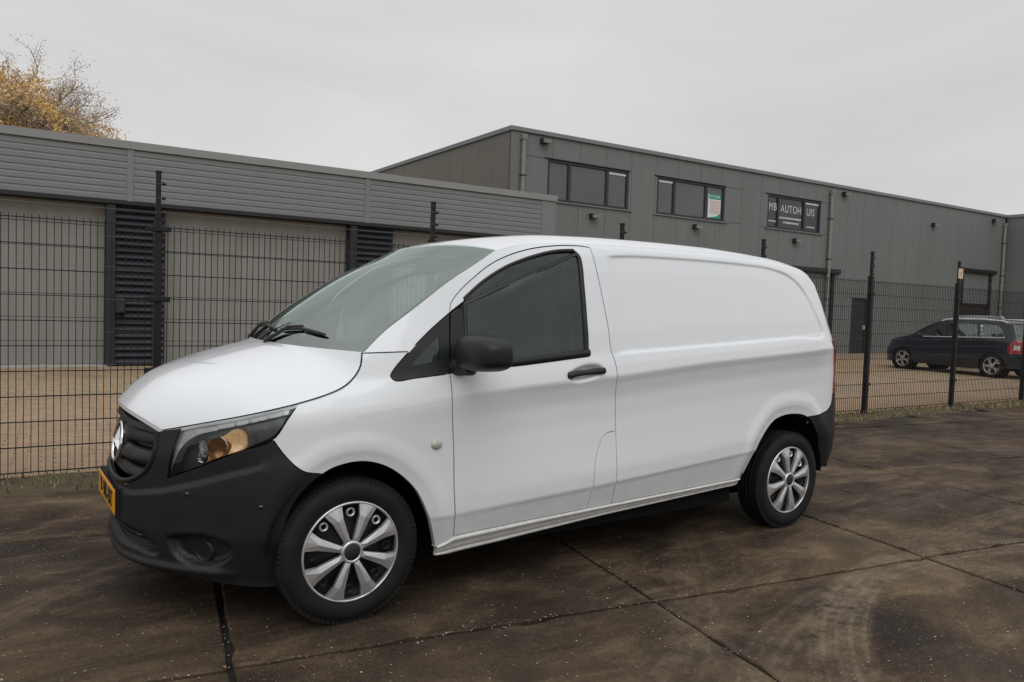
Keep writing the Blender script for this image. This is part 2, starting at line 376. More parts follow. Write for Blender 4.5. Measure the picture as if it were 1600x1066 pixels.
IN = Matrix.Translation((SLAB_O[0], SLAB_O[1], 0)) @ Matrix.Rotation(SLAB_A, 4, 'Z')
def fence_y_local(x):     # slab-frame y of the yard edge (0.5 m on this side of the fence)
    best = None
    a = FA-SLAB_A; p0 = fi @ Vector((FO[0]+.42*math.sin(FA), FO[1]-.42*math.cos(FA), 0))
    return p0.y+(x-p0.x)*math.tan(a)
for i in range(-5, 11):
    for j in range(-3, 5):
        x0, x1, y0, y1 = i*SP, (i+1)*SP, j*SP, (j+1)*SP
        ye = min(fence_y_local(x0), fence_y_local(x1))
        if y0 > ye-.15: continue
        y1 = min(y1, ye)
        mo('concrete_slab', slab_mesh(x0, x1, y0, y1, i*31+j), M['concrete'], yard)
jm = MB(); jm.add([(-5*SP-.3, -3*SP-.3, -.028), (11*SP+.3, -3*SP-.3, -.028), (11*SP+.3, 5.5, -.028), (-5*SP-.3, 5.5, -.028)], [(0, 1, 2, 3)]); jm.build('joint_bed', M['joint'], yard)

# paved yard behind the fence: clay pavers
TF = frame_T(FO[0], FO[1], FA)
pave = thing('paving', None, None, TF); pave['kind'] = 'structure'
bm_ = MB(); bm_.bbox(-.100, .100, -.0485, .0485, -.05, 0, .003)
def brick_mesh(k):
    m = MB(); a, b, h, c = .1015-.002*k, .0485, .05, .004
    vs = [(-a, -b, -h), (a, -b, -h), (a, b, -h), (-a, b, -h), (-a, -b, -c), (a, -b, -c), (a, b, -c), (-a, b, -c), (-a+c, -b+c, 0), (a-c, -b+c, 0), (a-c, b-c, 0), (-a+c, b-c, 0)]
    m.add(vs, [(0, 1, 5, 4), (1, 2, 6, 5), (2, 3, 7, 6), (3, 0, 4, 7), (4, 5, 9, 8), (5, 6, 10, 9), (6, 7, 11, 10), (7, 4, 8, 11), (8, 9, 10, 11)]); return m
bmeshes = [brick_mesh(k).mesh('brick') for k in (0, 1, .5)]
cells = []
for r in range(0, 52):
    for c in range(-12, 84):
        cells.append((c*.2085+(r % 2)*.104, .16+r*.1035))
def brick_z(x, y): return .004*math.sin(x*1.3+.5)*math.cos(y*1.7)+random.uniform(-.0025, .0025)-.004
near = [c for c in cells if -1.9 < c[0] < 1.0]; near.sort(key=lambda c: c[1])
near = set(near[:300]); far = MB(); bb = brick_mesh(.5)
for c in cells:
    z = brick_z(*c); a = random.uniform(-.02, .02)
    if c in near:
        mo('brick', random.choice(bmeshes), M['brick'], pave, Matrix.Translation((c[0], c[1], z)) @ Matrix.Rotation(a, 4, 'Z'))
    elif c[0] > -2.6:
        ca, sa = math.cos(a), math.sin(a)
        far.add([(c[0]+x*ca-y*sa, c[1]+x*sa+y*ca, z+zz) for x, y, zz in bb.v], bb.f)
fo = far.build('brick_field', M['brick'], pave); fo['kind'] = 'stuff'
pb = MB(); pb.add([(-2.7, .1, -.012), (17.6, .1, -.012), (17.6, 5.6, -.012), (-2.7, 5.6, -.012)], [(0, 1, 2, 3)]); pb.build('joint_sand', M['paving'], pave)
pf = MB()
for a in ((-30, 90, 5.51, 60), (-30, -2.62, .1, 5.51), (17.45, 90, .1, 5.51)):
    pf.add([(a[0], a[2], -.004), (a[1], a[2], -.004), (a[1], a[3], -.004), (a[0], a[3], -.004)], [(0, 1, 2, 3)])
pf.build('far_paving', M['paving'], pave)

# verge of moss, dry grass and leaves along the fence
def blades(name, n, x0, x1, y0, y1, h, mat, T, dens=None, wid=.006):
    m = MB()
    for _ in range(n):
        x = random.uniform(x0, x1); y = random.uniform(y0, y1)
        if dens and random.random() > dens(x, y): continue
        a = random.uniform(0, 6.28); hh = h*random.uniform(.35, 1.2); lx, ly = random.gauss(0, .5)*hh, random.gauss(0, .5)*hh; w = wid*random.uniform(.6, 1.3)
        cx, sx = math.cos(a)*w, math.sin(a)*w
        m.add([(x-cx, y-sx, -.02), (x+cx, y+sx, -.02), (x+lx*.45+cx*.6, y+ly*.45+sx*.6, hh*.6), (x+lx*.45-cx*.6, y+ly*.45-sx*.6, hh*.6), (x+lx, y+ly, hh*.9)], [(0, 1, 2, 3), (3, 2, 4)])
    o = m.build(name, mat, T=T); return tag(o, kind='stuff')
vm = MB(); nx_, ny_ = 240, 9
def vz(x, y): return -.015+.018*math.sin(x*2.1)*math.sin(y*5+x)+.012*math.sin(x*7.3+y*9)+random.uniform(-.006, .006)
vs = []
for j in range(ny_):
    for i in range(nx_): 
        x = -6+i*.12; y = -.46+j*.078+(.05*math.sin(x*1.9)+.03*math.sin(x*5.1) if j == 0 else 0)
        vs.append((x, y, vz(x, y) if 0 < j < ny_-1 else -.03))
vm.add(vs, [(j*nx_+i, j*nx_+i+1, (j+1)*nx_+i+1, (j+1)*nx_+i) for j in range(ny_-1) for i in range(nx_-1)], True)
tag(vm.build('verge', M['soil'], T=TF), kind='structure')
cl = lambda x, y: .25+.75*max(0, math.sin(x*1.7+1)*math.sin(y*6+x*2.3)+.3)
g1 = blades('grass', 6500, -5, 18, -.5, .14, .035, M['grass'], TF, cl); tag(g1, 'low mossy grass along the foot of the wire mesh fence', 'grass')
g2 = blades('dry_grass', 3400, 7.5, 20, -.5, .2, .045, M['straw'], TF, cl); tag(g2, 'straw coloured dry grass tufts at the fence foot behind the van', 'dry grass')
g3 = blades('straw_litter', 1800, -5, 7.5, -.45, .12, .03, M['straw'], TF, cl); tag(g3, 'thin straw litter lying in the verge left of the van', 'litter')
# fallen leaves and pale chips, most of them caught in the joints
def litter(name, n, mat, size, label, cat, joint=.6, area=(-3.5, 9, -4, 2.6)):
    m = MB()
    for _ in range(n):
        x = random.uniform(area[0], area[1]); y = random.uniform(area[2], area[3]); l = fi @ Vector((x, y, 0))
        if random.random() < joint:
            if random.random() < .5: l.x = round(l.x/SP)*SP+random.gauss(0, .018)
            else: l.y = round(l.y/SP)*SP+random.gauss(0, .018)
        w = IN @ l
        if fence_side(w.x, w.y) > -.25: continue
        s = size*random.uniform(.5, 1.4); a = random.uniform(0, 6.28); e = random.uniform(.4, .9); k = random.uniform(.1, .5)*s
        pts = [(s, 0, .2*k), (.3*s, e*s*.6, k), (-.6*s, e*s*.45, .4*k), (-s, 0, 0), (-.5*s, -e*s*.5, .5*k), (.4*s, -e*s*.55, .8*k)]
        m.add([(w.x+px*math.cos(a)-py*math.sin(a), w.y+px*math.sin(a)+py*math.cos(a), .006+pz) for px, py, pz in pts], [(0, 1, 2), (0, 2, 3), (0, 3, 4), (0, 4, 5)])
    return tag(m.build(name, mat), label, cat, kind='stuff')
litter('fallen_leaves', 130, M['leaf_fall'], .017, 'small brown fallen leaves caught in the joints between the slabs', 'leaves', .85)
litter('pale_chips', 3200, M['chip'], .0050, 'pale grit and chips scattered over the dark concrete', 'grit', .12)
litter('seam_grit', 1500, M['chip'], .0045, 'pale grit lying along the slab joints', 'grit', 1.)
wd = MB()
for (cx, cy, n, s) in ((3.05, -1.6, 26, .032), (4.6, .45, 14, .03)):
    for _ in range(n):
        a = random.uniform(0, 6.28); L = s*random.uniform(.5, 1.6); w = .006
        dx, dy = math.cos(a), math.sin(a)
        wd.add([(cx-dy*w, cy+dx*w, .004), (cx+dy*w, cy-dx*w, .004), (cx+dx*L, cy+dy*L, .004+L*.4)], [(0, 1, 2)])
tag(wd.build('weeds', M['weed']), 'tiny green weed tuft sprouting on the concrete right of the van', 'weed', kind='stuff')

# ================================================================== FENCE
fence = thing('mesh_fence', 'black wire mesh fence with notched posts carrying bare wires behind the white van', 'fence', TF)
def mat_mesh():
    m = MB(); L = 2.47; z0, z1 = .03, 2.06
    for i in range(50):
        x = .025+i*(L-.0)/49.4; m.box(x-.0028, x+.0028, -.0028, .0028, z0-.0, z1+.012)
    for k in range(11):
        z = z0+.015+k*.2
        for y in (-.0058, .0058): m.box(.0, L+.05, y-.0032, y+.0032, z-.0034, z+.0034)
    return m.mesh('wire_panel')
wm = mat_mesh()
def post_mesh():
    m = MB(); m.box(-.03, .03, -.022, .045, -.1, 2.12)
    m.box(-.019, .019, -.012, .028, 2.12, 2.50); m.box(-.024, .024, -.018, .033, 2.50, 2.515); m.box(-.034, .034, -.026, .049, 2.115, 2.13); return m.mesh('post')
pm = post_mesh()
def insul_mesh():
    m = MB(); m.lathe([(.006, -.0), (.016, -.004), (.017, -.014), (.009, -.018), (.016, -.023), (.012, -.032), (.0, -.034)], 10); return m.mesh('insulator')
im = insul_mesh()
def clamp_mesh(long):
    m = MB(); m.bbox(-.095 if long else -.05, .095 if long else .05, -.040, -.022, -.022, .022, .004); m.lathe([(.0, -.046), (.008, -.045), (.009, -.04)], 8, Matrix.Translation((.07 if long else .035, 0, 0)))
    if long: m.lathe([(.0, -.046), (.008, -.045), (.009, -.04)], 8, Matrix.Translation((-.07, 0, 0)))
    return m.mesh('clamp')
cmL, cmS = clamp_mesh(True), clamp_mesh(False)
SPX = 2.52
wire_z = [.35, .62, .89, 1.16, 1.43, 1.70, 1.95, 2.17, 2.29, 2.41]
for n in range(-2, 8):
    po = mo('post', pm, M['fence'], fence, Matrix.Translation((n*SPX, 0, 0)) @ Matrix.Rotation(random.uniform(-.006, .012), 4, 'Y'))
    for z in wire_z: mo('insulator', im, M['insul'], po, Matrix.Translation((.024, 0, z)) @ Matrix.Rotation(math.pi/2, 4, 'Z'))
    for z in ((2.03, 1.44, .84, .25) if n == 0 else (1.86, .45)):
        mo('clamp', cmL if n == 0 else cmS, M['fence'], po, Matrix.Translation((0, 0, z)))
    mo('wire_panel', wm, M['fence'], fence, Matrix.Translation((n*SPX, 0, 0)))
ew = MB()
for z in wire_z:
    for n in range(-2, 7):
        pts = [(n*SPX+.045+t*SPX/6, 0, z-.006*math.sin(t/6*math.pi)) for t in range(7)]
        ew.tube([(x, .06 if z < 2.1 else -.012, zz) for x, y, zz in pts], .0011, 4, caps=False)
ewo = ew.build('electric_wires', M['wire'], fence)
sg = thing('warning_sign', 'small square yellowish warning sign near the top of the second fence post from the right', 'sign', TF @ Matrix.Translation((5*SPX-.02, -.035, 2.30)))
m = MB(); m.bbox(-.075, .075, -.004, .0, -.085, .085, .002); m.build('sign_board', M['orange_print'], sg)
m = MB(); m.prism([(-.045, -.03), (.045, -.03), (0, .05)], -.0065, -.0045); tri = m.build('warning_triangle', M['pink_print'], sg)
m = MB(); m.prism([(-.004, .028), (.012, .028), (.002, .008), (.012, .008), (-.008, -.022), (-.002, 0), (-.012, 0)], -.0085, -.007); m.build('flash_symbol', M['red_dark'], tri)

# ================================================================== LOW BUILDING
BA = -.045
TL = frame_T(-1.49, 13.97, BA)
low = thing('low_workshop', 'long low grey workshop with ribbed fascia and beige roller doors behind the fence', 'building', TL)
SL0, SL1, HB, HT = -10.2, 12.61, 3.36, 4.56
m = MB(); m.box(SL0, SL1-.02, .36, 14, 0, 4.40)
m.build('wall', M['panel'], low)
m = MB(); m.box(SL0, SL1-.01, .03, 1.9, HB+.01, HT-.17); m.build('fascia_core', M['gutter'], low)
# ribbed cladding boards, seam posts, cap
bay = [SL0, -7.87, -2.85, 2.18, 7.21, 12.24]
def rib(L):
    m = MB(); h = (HT-.16-HB)/8
    prof = [(-.004, .0), (-.009, .004), (-.012, .012), (-.012, h-.040), (-.006, h-.022), (.002, h-.010), (.002, h), (.03, h), (.03, 0)]
    m.add([(x, y, z) for x in (0, L) for y, z in prof], [tuple(range(9)), tuple(range(17, 8, -1))]+[(i, i+9, (i+1) % 9+9, (i+1) % 9) for i in range(9)]); return m, h
for a, b in zip(bay, bay[1:]+[SL1]):
    if b-a < .5: continue
    mm, h = rib(b-a-.10); me = mm.mesh('cladding_board')
    for k in range(8): mo('cladding_board', me, M['fascia'], low, Matrix.Translation((a+.05, 0, HB+k*h)))
for b in bay[1:]:
    m = MB(); m.bbox(b-.062, b+.062, -.028, .02, HB-.01, HT-.16, .006); m.build('seam_post', M['fascia'], low)
m = MB(); m.box(SL1-.33, SL1, -.02, .03, HB, HT-.16); m.build('end_panel', M['fascia'], low)
m = MB(); m.box(SL1-.006, SL1+.02, -.02, 2.0, HB-.05, HT-.16); m.build('end_cheek', M['fascia'], low)
for a, b in zip(bay, bay[1:]+[SL1+.05]):
    m = MB(); m.add([(a+.002, -.05, HT-.155), (b-.002, -.05, HT-.155), (b-.002, -.05, HT), (a+.002, -.05, HT), (a+.002, .30, HT), (b-.002, .30, HT), (b-.002, .02, HT-.155), (a+.002, .02, HT-.155)], [(0, 1, 2, 3), (3, 2, 5, 4), (0, 7, 6, 1), (1, 6, 5, 2), (0, 3, 4, 7)])
    m.build('roof_trim', M['trim'], low)
m = MB(); m.box(SL0, SL1, .22, 14, HT-.12, HT-.03); m.build('roof', M['gutter'], low)
m = MB(); m.box(SL0, SL1, -.035, .12, HB-.075, HB-.004); m.build('gutter', M['gutter'], low)
m = MB(); m.box(SL0, SL1-.02, .10, .37, HB-.09, HB+.0); m.build('soffit', M['gutter'], low)
# doors (sectional, of horizontal boards) and slatted piers
doors = [(-8.2, -3.35), (-2.2, 1.76), (2.86, 6.82), (7.93, 11.9)]
for a, b in doors:
    d = thing_d = bpy.data.objects.new('roller_door', None); COL.objects.link(d); d.parent = low; d.matrix_local = Matrix.Translation((a, .30, 0))
    n = 7; h = 3.28/n
    mm = MB(); mm.bbox(0, b-a, 0, .05, .004, h-.004, .006); me = mm.mesh('door_board')
    for k in range(n): mo('door_board', me, M['door_beige'], d, Matrix.Translation((0, 0, .03+k*h)))
    mm = MB(); mm.box(0, b-a, -.01, .05, 0, .028); mm.build('bottom_rail', M['ledge'], d)
    m = MB(); m.box(a-.04, b+.04, -.02, .30, -.02, .012); m.build('threshold', M['ledge'], low)
piers = [(-3.35, -2.2), (1.76, 2.86), (6.82, 7.93), (11.9, SL1)]
for a, b in piers:
    pz = bpy.data.objects.new('slatted_pier', None); COL.objects.link(pz); pz.parent = low; pz.matrix_local = Matrix.Translation((a, 0, 0))
    m = MB(); m.box(0.005, b-a-.005, .10, .36, 0, HB-.09); m.build('backing', M['anthracite'], pz)
    m = MB(); m.bbox(0, .17, .0, .10, 0, HB-.09, .006); m.build('edge_post', M['anthracite'], pz)
    w = b-a; m = MB(); z = .0
    m.add([(.175, .02, .006), (w-.03, .02, .006), (w-.03, .09, .12), (.175, .09, .12), (.175, .10, 0), (w-.03, .10, 0), (.175, .012, .02), (w-.03, .012, .02)], [(0, 1, 7, 6), (6, 7, 2, 3), (0, 4, 5, 1), (0, 6, 3, 4), (1, 5, 2, 7), (4, 3, 2, 5)])
    me = m.mesh('slat')
    for k in range(24): mo('slat', me, M['anthracite'], pz, Matrix.Translation((0, 0, .05+k*.134)))
ib = thing('intercom_box', 'small dark intercom box on the slatted pier seen through the left fence panel', 'box', TL @ Matrix.Translation((2.02, -.03, 1.25)))
m = MB(); m.bbox(-.09, .09, -.05, .05, -.16, .16, .012); m.build('housing', M['lampblack'], ib)
m = MB(); m.bbox(-.05, .05, -.06, -.05, -.12, -.04, .004); m.build('keypad', M['frame'], ib)

# ================================================================== TALL BUILDING
TT = frame_T(-1.49, 16.0, BA)
tall = thing('tall_warehouse', 'tall dark grey panelled warehouse with upstairs office windows and a long flat roof', 'building', TT)
T0, T1, TH = 12.45, 41.1, 6.82
DEPTH = 26
m = MB(); m.box(T0+.05, T1+9, .10, DEPTH, 0, TH-.14); m.build('core', M['gutter'], tall)
# side wall: upright boards; the roof rises slightly to its ridge
nb = 26
for k in range(nb):
    y0, y1 = .04+k*(DEPTH-.04)/nb, .04+(k+1)*(DEPTH-.04)/nb
    zr = lambda y: TH-.12+.10*min(y, 12)/5
    m = MB(); m.add([(T0, y0+.006, 0), (T0, y1-.006, 0), (T0, y1-.006, zr(y1)), (T0, y0+.006, zr(y0)), (T0+.05, y0+.006, 0), (T0+.05, y1-.006, 0), (T0+.05, y1-.006, zr(y1)), (T0+.05, y0+.006, zr(y0))],
          [(0, 1, 2, 3), (4, 7, 6, 5), (0, 4, 5, 1), (3, 2, 6, 7), (0, 3, 7, 4), (1, 5, 6, 2)]); m.build('side_panel', M['panel_side'], tall)
m = MB(); ys = [-.06, 5, 12, DEPTH]
for a, b in zip(ys, ys[1:]):
    za, zb = TH-.13+.10*min(max(a, 0), 12)/5, TH-.13+.10*min(b, 12)/5
    vs = [(x, y, z) for y, zz in ((a, za), (b, zb)) for x, z in ((T0-.05, zz), (T0+.25, zz), (T0+.25, zz+.13), (T0-.05, zz+.13))]
    m.add(vs, [(0, 1, 5, 4), (1, 2, 6, 5), (2, 3, 7, 6), (3, 0, 4, 7), (0, 3, 2, 1), (4, 5, 6, 7)])
m.build('verge_trim', M['cap'], tall)
m = MB(); m.add([(T0, .2, TH-.02), (T1+9, .2, TH-.02), (T1+9, 12, TH+.2), (T0, 12, TH+.2), (T1+9, DEPTH, TH+.2), (T0, DEPTH, TH+.2)], [(0, 1, 2, 3), (3, 2, 4, 5)]); m.build('roof', M['cap'], tall)
wins = [(13.78, 16.98), (18.22, 21.45), (23.73, 26.84)]; WZ0, WZ1 = 4.77, 6.02
openings = [(a, b, WZ0, WZ1) for a, b in wins]+[(29.14, 30.18, 0, 2.32), (37.4, 40.1, 0, 3.98), (24.6, 27.9, 0, 3.38)]
def split(x0, x1, z0, z1, ops):
    """cut the rectangle round the openings that cross it"""
    for (a, b, c, d) in ops:
        if a < x1-1e-4 and b > x0+1e-4 and c < z1-1e-4 and d > z0+1e-4:
            out = []
            if z1 > d: out += split(x0, x1, d, z1, ops)
            if c > z0: out += split(x0, x1, z0, c, ops)
            lo, hi = max(z0, c), min(z1, d)
            if a > x0: out += split(x0, a, lo, hi, ops)
            if b < x1: out += split(b, x1, lo, hi, ops)
            return out
    return [(x0, x1, z0, z1)]
npan = 27; pw = (T1-T0-.45)/npan
m = MB(); m.bbox(T0-.0, T0+.44, -.012, .10, 0, TH-.13, .008); m.build('corner_panel', M['trim' if False else 'panel'], tall)
for k in range(npan):
    x0 = T0+.45+k*pw
    for (a, b, c, d) in split(x0, x0+pw, 0, TH-.13, openings):
        if b-a < .03 or d-c < .03: continue
        m = MB(); m.bbox(a+.005, b-.005, 0, .10, c+(.005 if c else 0), d-.004, .006); m.build('wall_panel', M['panel'], tall)
for k in range(10):
    a = T0-.05+k*(T1-T0+.05)/10; b = T0-.05+(k+1)*(T1-T0+.05)/10
    m = MB(); m.bbox(a+.002, b-.002, -.07, .25, TH-.13, TH, .01); m.build('roof_trim', M['cap'], tall)
# windows
def window(x0, x1, z0, z1, splits, vent, name='window'):
    w = bpy.data.objects.new(name, None); COL.objects.link(w); w.parent = tall; w.matrix_local = Matrix.Translation((x0, 0, z0)); W, H = x1-x0, z1-z0
    m = MB(); f = .075
    m.bbox(0, W, .01, .09, 0, f, .006); m.bbox(0, W, .01, .09, H-f, H, .006); m.bbox(0, f, .01, .09, f, H-f, .006); m.bbox(W-f, W, .01, .09, f, H-f, .006)
    for s in splits: m.bbox(s-.05, s+.05, .012, .09, f, H-f, .006)
    m.build('frame', M['frame'], w)
    xs = [f]+[s for s in splits]+[W-f]
    for i, (a, b) in enumerate(zip(xs, xs[1:])):
        a2 = a+(.05 if i else 0); b2 = b-(.05 if i < len(xs)-2 else 0)
        m = MB(); m.box(a2, b2, .065, .075, f, H-f); m.build('pane', M['sign_pane' if splits is SIGNW else 'pane'], w)
        if i == vent:
            m = MB(); m.bbox(a2+.02, b2-.02, .045, .066, H-f-.095, H-f-.015, .004); m.build('vent_strip', M['white_item'], w)
    m = MB(); m.bbox(-.14, W+.14, -.05, .10, -.05, -.004, .006); m.build('sill', M['panel'], w)
    m = MB(); m.bbox(-.14, W+.02, -.03, .10, H+.003, H+.03, .004); m.build('lintel', M['gutter'], w)
    return w
SIGNW = [.63, 2.13]
window(*wins[0], WZ0, WZ1, [.83, 2.33], 2); w2 = window(*wins[1], WZ0, WZ1, [.80, 2.32], 0); w3 = window(*wins[2], WZ0, WZ1, SIGNW, 2)
# poster in the middle window
ps = thing('letting_poster', 'green and white property letting poster behind the right pane of the middle upstairs window', 'poster', TT @ Matrix.Translation((20.98, .055, 5.29)))
m = MB(); m.box(-.31, .31, -.003, .003, -.42, .42); m.build('sheet', M['white_print'], ps)
m = MB(); m.box(-.26, .31, -.006, -.0035, .24, .42); hd = m.build('green_header', M['green_print'], ps)
me = text_mesh('TE HUUR', .13, 'header_lettering', .85); me.materials.append(M['white_print']); mo('header_lettering', me, None, hd, Matrix.Translation((.03, -.008, .33)) @ TXT)
m = MB(); m.box(-.22, .27, -.006, -.0035, -.27, .20); m.build('photo_print', M['pink_print'], ps)
m = MB(); m.prism([(-.30, -.42), (.31, -.42), (.31, -.24), (.10, -.36)], -.0075, -.0065); m.build('green_corner', M['green_print'], ps)
# lettering on the third window
sgn = thing('window_lettering', 'white MB AUTOHUIS lettering on the dark upstairs window left of the drainpipe', 'lettering', TT @ Matrix.Translation((wins[2][0], .058, WZ0)))
for txt, cx, sz, nm, z in (('MB', .34, .40, 'large_lettering', .80), ('AUTOH', 1.40, .40, 'large_lettering', .78), ('UIS', 2.55, .40, 'large_lettering', .78)):
    me = text_mesh(txt, sz, nm, .80); me.materials.append(M['grey_print']); mo(nm, me, None, sgn, Matrix.Translation((cx, 0, z)) @ TXT)
def dashes(cx, z, w, h, rows=1):
    m = MB(); x = cx-w/2; r = random.Random(int(cx*100+z*10))
    while x < cx+w/2-.02:
        l = min(r.uniform(.03, .09), cx+w/2-x); m.box(x, x+l, -.002, .001, z-h/2+r.uniform(0, .012), z+h/2); x += l+r.uniform(.010, .022)
    m.build('small_print', M['grey_print'], sgn)
dashes(1.37, .44, 1.30, .07); dashes(1.42, .27, .90, .07); dashes(.32, .27, .45, .05); dashes(2.58, .21, .50, .05)
# door, loading gates, pipes
def door(x0, x1, z1):
    d = bpy.data.objects.new('door', None); COL.objects.link(d); d.parent = tall; d.matrix_local = Matrix.Translation((x0, 0, 0))
    m = MB(); m.bbox(0, .06, .0, .10, 0, z1, .005); m.bbox(x1-x0-.06, x1-x0, 0, .10, 0, z1, .005); m.bbox(.06, x1-x0-.06, 0, .10, z1-.06, z1, .005); m.build('door_frame', M['frame'], d)
    m = MB(); m.bbox(.065, x1-x0-.065, .04, .09, .01, z1-.065, .01); m.build('door_leaf', M['frame'], d)
    m = MB(); m.bbox(x1-x0-.17, x1-x0-.13, -.03, .04, 1.0, 1.18, .004); m.build('handle', M['white_item'], d)
door(29.14, 30.18, 2.32)
def gate(x0, x1, z1, open_to):
    g = bpy.data.objects.new('loading_gate', None); COL.objects.link(g); g.parent = tall; g.matrix_local = Matrix.Translation((x0, 0, 0)); W = x1-x0
    m = MB(); m.bbox(0, .16, -.03, .10, 0, z1, .01); m.bbox(W-.16, W, -.03, .10, 0, z1, .01); m.bbox(-.02, W+.25, -.12, .10, z1-.15, z1+.04, .01); m.build('gate_frame', M['gutter'], g)
    n = max(1, round((z1-.15-open_to)/.5)); h = (z1-.15-open_to)/n; mm = MB(); mm.bbox(.165, W-.165, .05, .09, .003, h-.003, .006); me = mm.mesh('gate_board')
    for k in range(n): mo('gate_board', me, M['panel'], g, Matrix.Translation((0, 0, open_to+k*h)))
    return g
g1_ = gate(37.4, 40.1, 3.98, 2.35); g2_ = gate(24.6, 27.9, 3.38, 0.02)
m = MB(); m.box(.17, 2.53, .092, .099, .7, 2.3); m.build('red_stacked_goods', M['red_dark'], g1_)
def pipe(x, z1, r=.055, label=''):
    p_ = thing('drainpipe', label, 'drainpipe', TT @ Matrix.Translation((x, -.09, 0)))
    m = MB(); m.tube([(0, 0, 0), (0, 0, z1-.25)], r, 12); m.build('pipe', M['pipe'], p_)
    m = MB(); m.bbox(-.085, .085, -.075, .075, z1-.27, z1-.12, .012); m.build('hopper', M['pipe'], p_)
    for z in (.6, 2.2, 3.8, 5.4):
        if z < z1-.5:
            m = MB(); m.bbox(-r-.012, r+.012, -r-.01, .085, z-.015, z+.015, .004); m.build('bracket', M['gutter'], p_)
pipe(12.83, 6.72, .07, 'pale grey drainpipe at the left corner of the tall warehouse'); pipe(27.37, 6.66, .07, 'grey drainpipe right of the lettered window'); pipe(40.93, 6.5, .075, 'brownish drainpipe in the far right inner corner of the warehouse')
def lamp(x, z, lab, y=0., name='wall_lamp', flip=1):
    l = thing(name, lab, 'wall lamp', TT @ Matrix.Translation((x, -.012, z)), 'lamps on the warehouse wall')
    m = MB(); m.bbox(-.10, .06, -.16, 0, -.07, .09, .02); m.build('lamp_body', M['lampblack'], l)
    m = MB(); m.add([(-.06, -.17, -.05), (.20, -.20, -.05), (.20, -.20, .06), (-.06, -.17, .06), (-.06, -.03, -.05), (.20, -.03, -.05), (.20, -.03, .06), (-.06, -.03, .06)], [(0, 1, 2, 3), (4, 7, 6, 5), (0, 4, 5, 1), (3, 2, 6, 7), (0, 3, 7, 4), (1, 5, 6, 2)]); m.build('lamp_glass', M['lamphead'], l)
lamp(15.5, 4.42, 'small wall lamp under the left upstairs window'); lamp(20.0, 4.46, 'small wall lamp under the window with the poster'); lamp(25.3, 4.37, 'small wall lamp under the lettered window')
lamp(13.55, 6.50, 'lamp under the eaves beside the left corner pipe'); lamp(28.2, 6.46, 'lamp under the eaves right of the middle drainpipe'); lamp(34.7, 5.78, 'single white lamp halfway up the blank wall at right'); lamp(39.9, 6.42, 'farthest lamp under the eaves by the inner corner')
# wing coming forward at the far right
wing = thing('warehouse_wing', 'dark warehouse wing standing forward at the right edge', 'building', TT @ Matrix.Translation((T1+.12, 0, 0)))
for k in range(12):
    m = MB(); m.add([(0, -k-.006, 0), (0, -k-.994, 0), (0, -k-.994, 6.68), (0, -k-.006, 6.68), (.08, -k-.006, 0), (.08, -k-.994, 0), (.08, -k-.994, 6.68), (.08, -k-.006, 6.68)], [(0, 3, 2, 1), (4, 5, 6, 7), (0, 1, 5, 4), (2, 3, 7, 6), (0, 4, 7, 3), (1, 2, 6, 5)]); m.build('wall_panel', M['panel'], wing)
m = MB(); m.box(.085, 9, -12, .0, 0, 6.6); m.build('core', M['gutter'], wing)
m = MB(); m.bbox(-.06, 9, -12.05, .08, 6.68, 6.82, .01); m.build('roof_trim', M['cap'], wing)

# ================================================================== TREES
def tree(name, label, base, H, spread, leafmat, n_leaf, leaf_s, seed, droop=0., levels=5, T=None, twigmat='twig', crown_z=.28, leafname='foliage'):
    r = random.Random(seed); root = thing(name, label, 'tree', Matrix.Translation(base)); tb = MB(); tw = MB(); tips = []
    def grow(p, d, L, rad, lv):
        n = 4; pts = [p]; dd = d.copy(); q = p.copy()
        for i in range(n):
            dd = (dd+Vector((r.gauss(0, .13), r.gauss(0, .13), r.gauss(.02, .10)-(droop*.22 if lv >= 3 else 0)))).normalized(); q = q+dd*L/n; pts.append(q.copy())
        mb = tb if lv <= 2 else tw
        mb.tube(pts, [rad*(1-.42*i/n) for i in range(n+1)], 6 if lv <= 2 else 3, caps=False)
        if lv >= levels-1:
            for q2 in pts[1:]: tips.append((q2.copy(), dd.copy()))
        if lv < levels:
            k = 5 if lv == 0 else (4 if lv < 4 else 3)
            for j in range(k):
                t = r.uniform(.35, 1) if j < k-1 else 1.; i = min(n, int(t*n)); b = pts[i]
                ax = Vector((r.gauss(0, 1), r.gauss(0, 1), r.gauss(0, .4))).normalized()
                nd = (dd*(.75 if j else 1.1)+ax*spread*(.55 if lv else .6)).normalized()
                if nd.z < -.1 and not droop: nd.z = abs(nd.z)*.3
                grow(b, nd, L*r.uniform(.60, .80), rad*.56, lv+1)
    grow(Vector((0, 0, 0)), Vector((0, 0, 1)), H*crown_z, H*.021, 0)
    zmax = max(t[0].z for t in tips); k = H/zmax
    for mb in (tb, tw): mb.v = [(a*k, b*k, c*k) for a, b, c in mb.v]
    tb.build('trunk', M['bark'], root); x = tw.build('twigs', M[twigmat], root); x['kind'] = 'stuff'
    if n_leaf:
        lf = MB(); hi = [t for t in tips if t[0].z*k > 7.2 or r.random() < .15]
        for _ in range(n_leaf):
            q, d = r.choice(hi); q = q*k; o = Vector((r.gauss(0, .16), r.gauss(0, .16), r.gauss(0, .18)-droop*r.uniform(0, 1.3))); c = q+o
            a = Vector((r.gauss(0, 1), r.gauss(0, 1), r.gauss(-droop, 1))).normalized()*leaf_s*r.uniform(.6, 1.5); b = a.orthogonal().normalized()*leaf_s*.32
            b.rotate(Matrix.Rotation(r.uniform(0, 6.28), 3, a.normalized()))
            lf.add([c-a, c-b, c+a, c+b], [(0, 1, 2, 3)])
        x = lf.build(leafname, M[leafmat], root); x['kind'] = 'stuff'
    return root
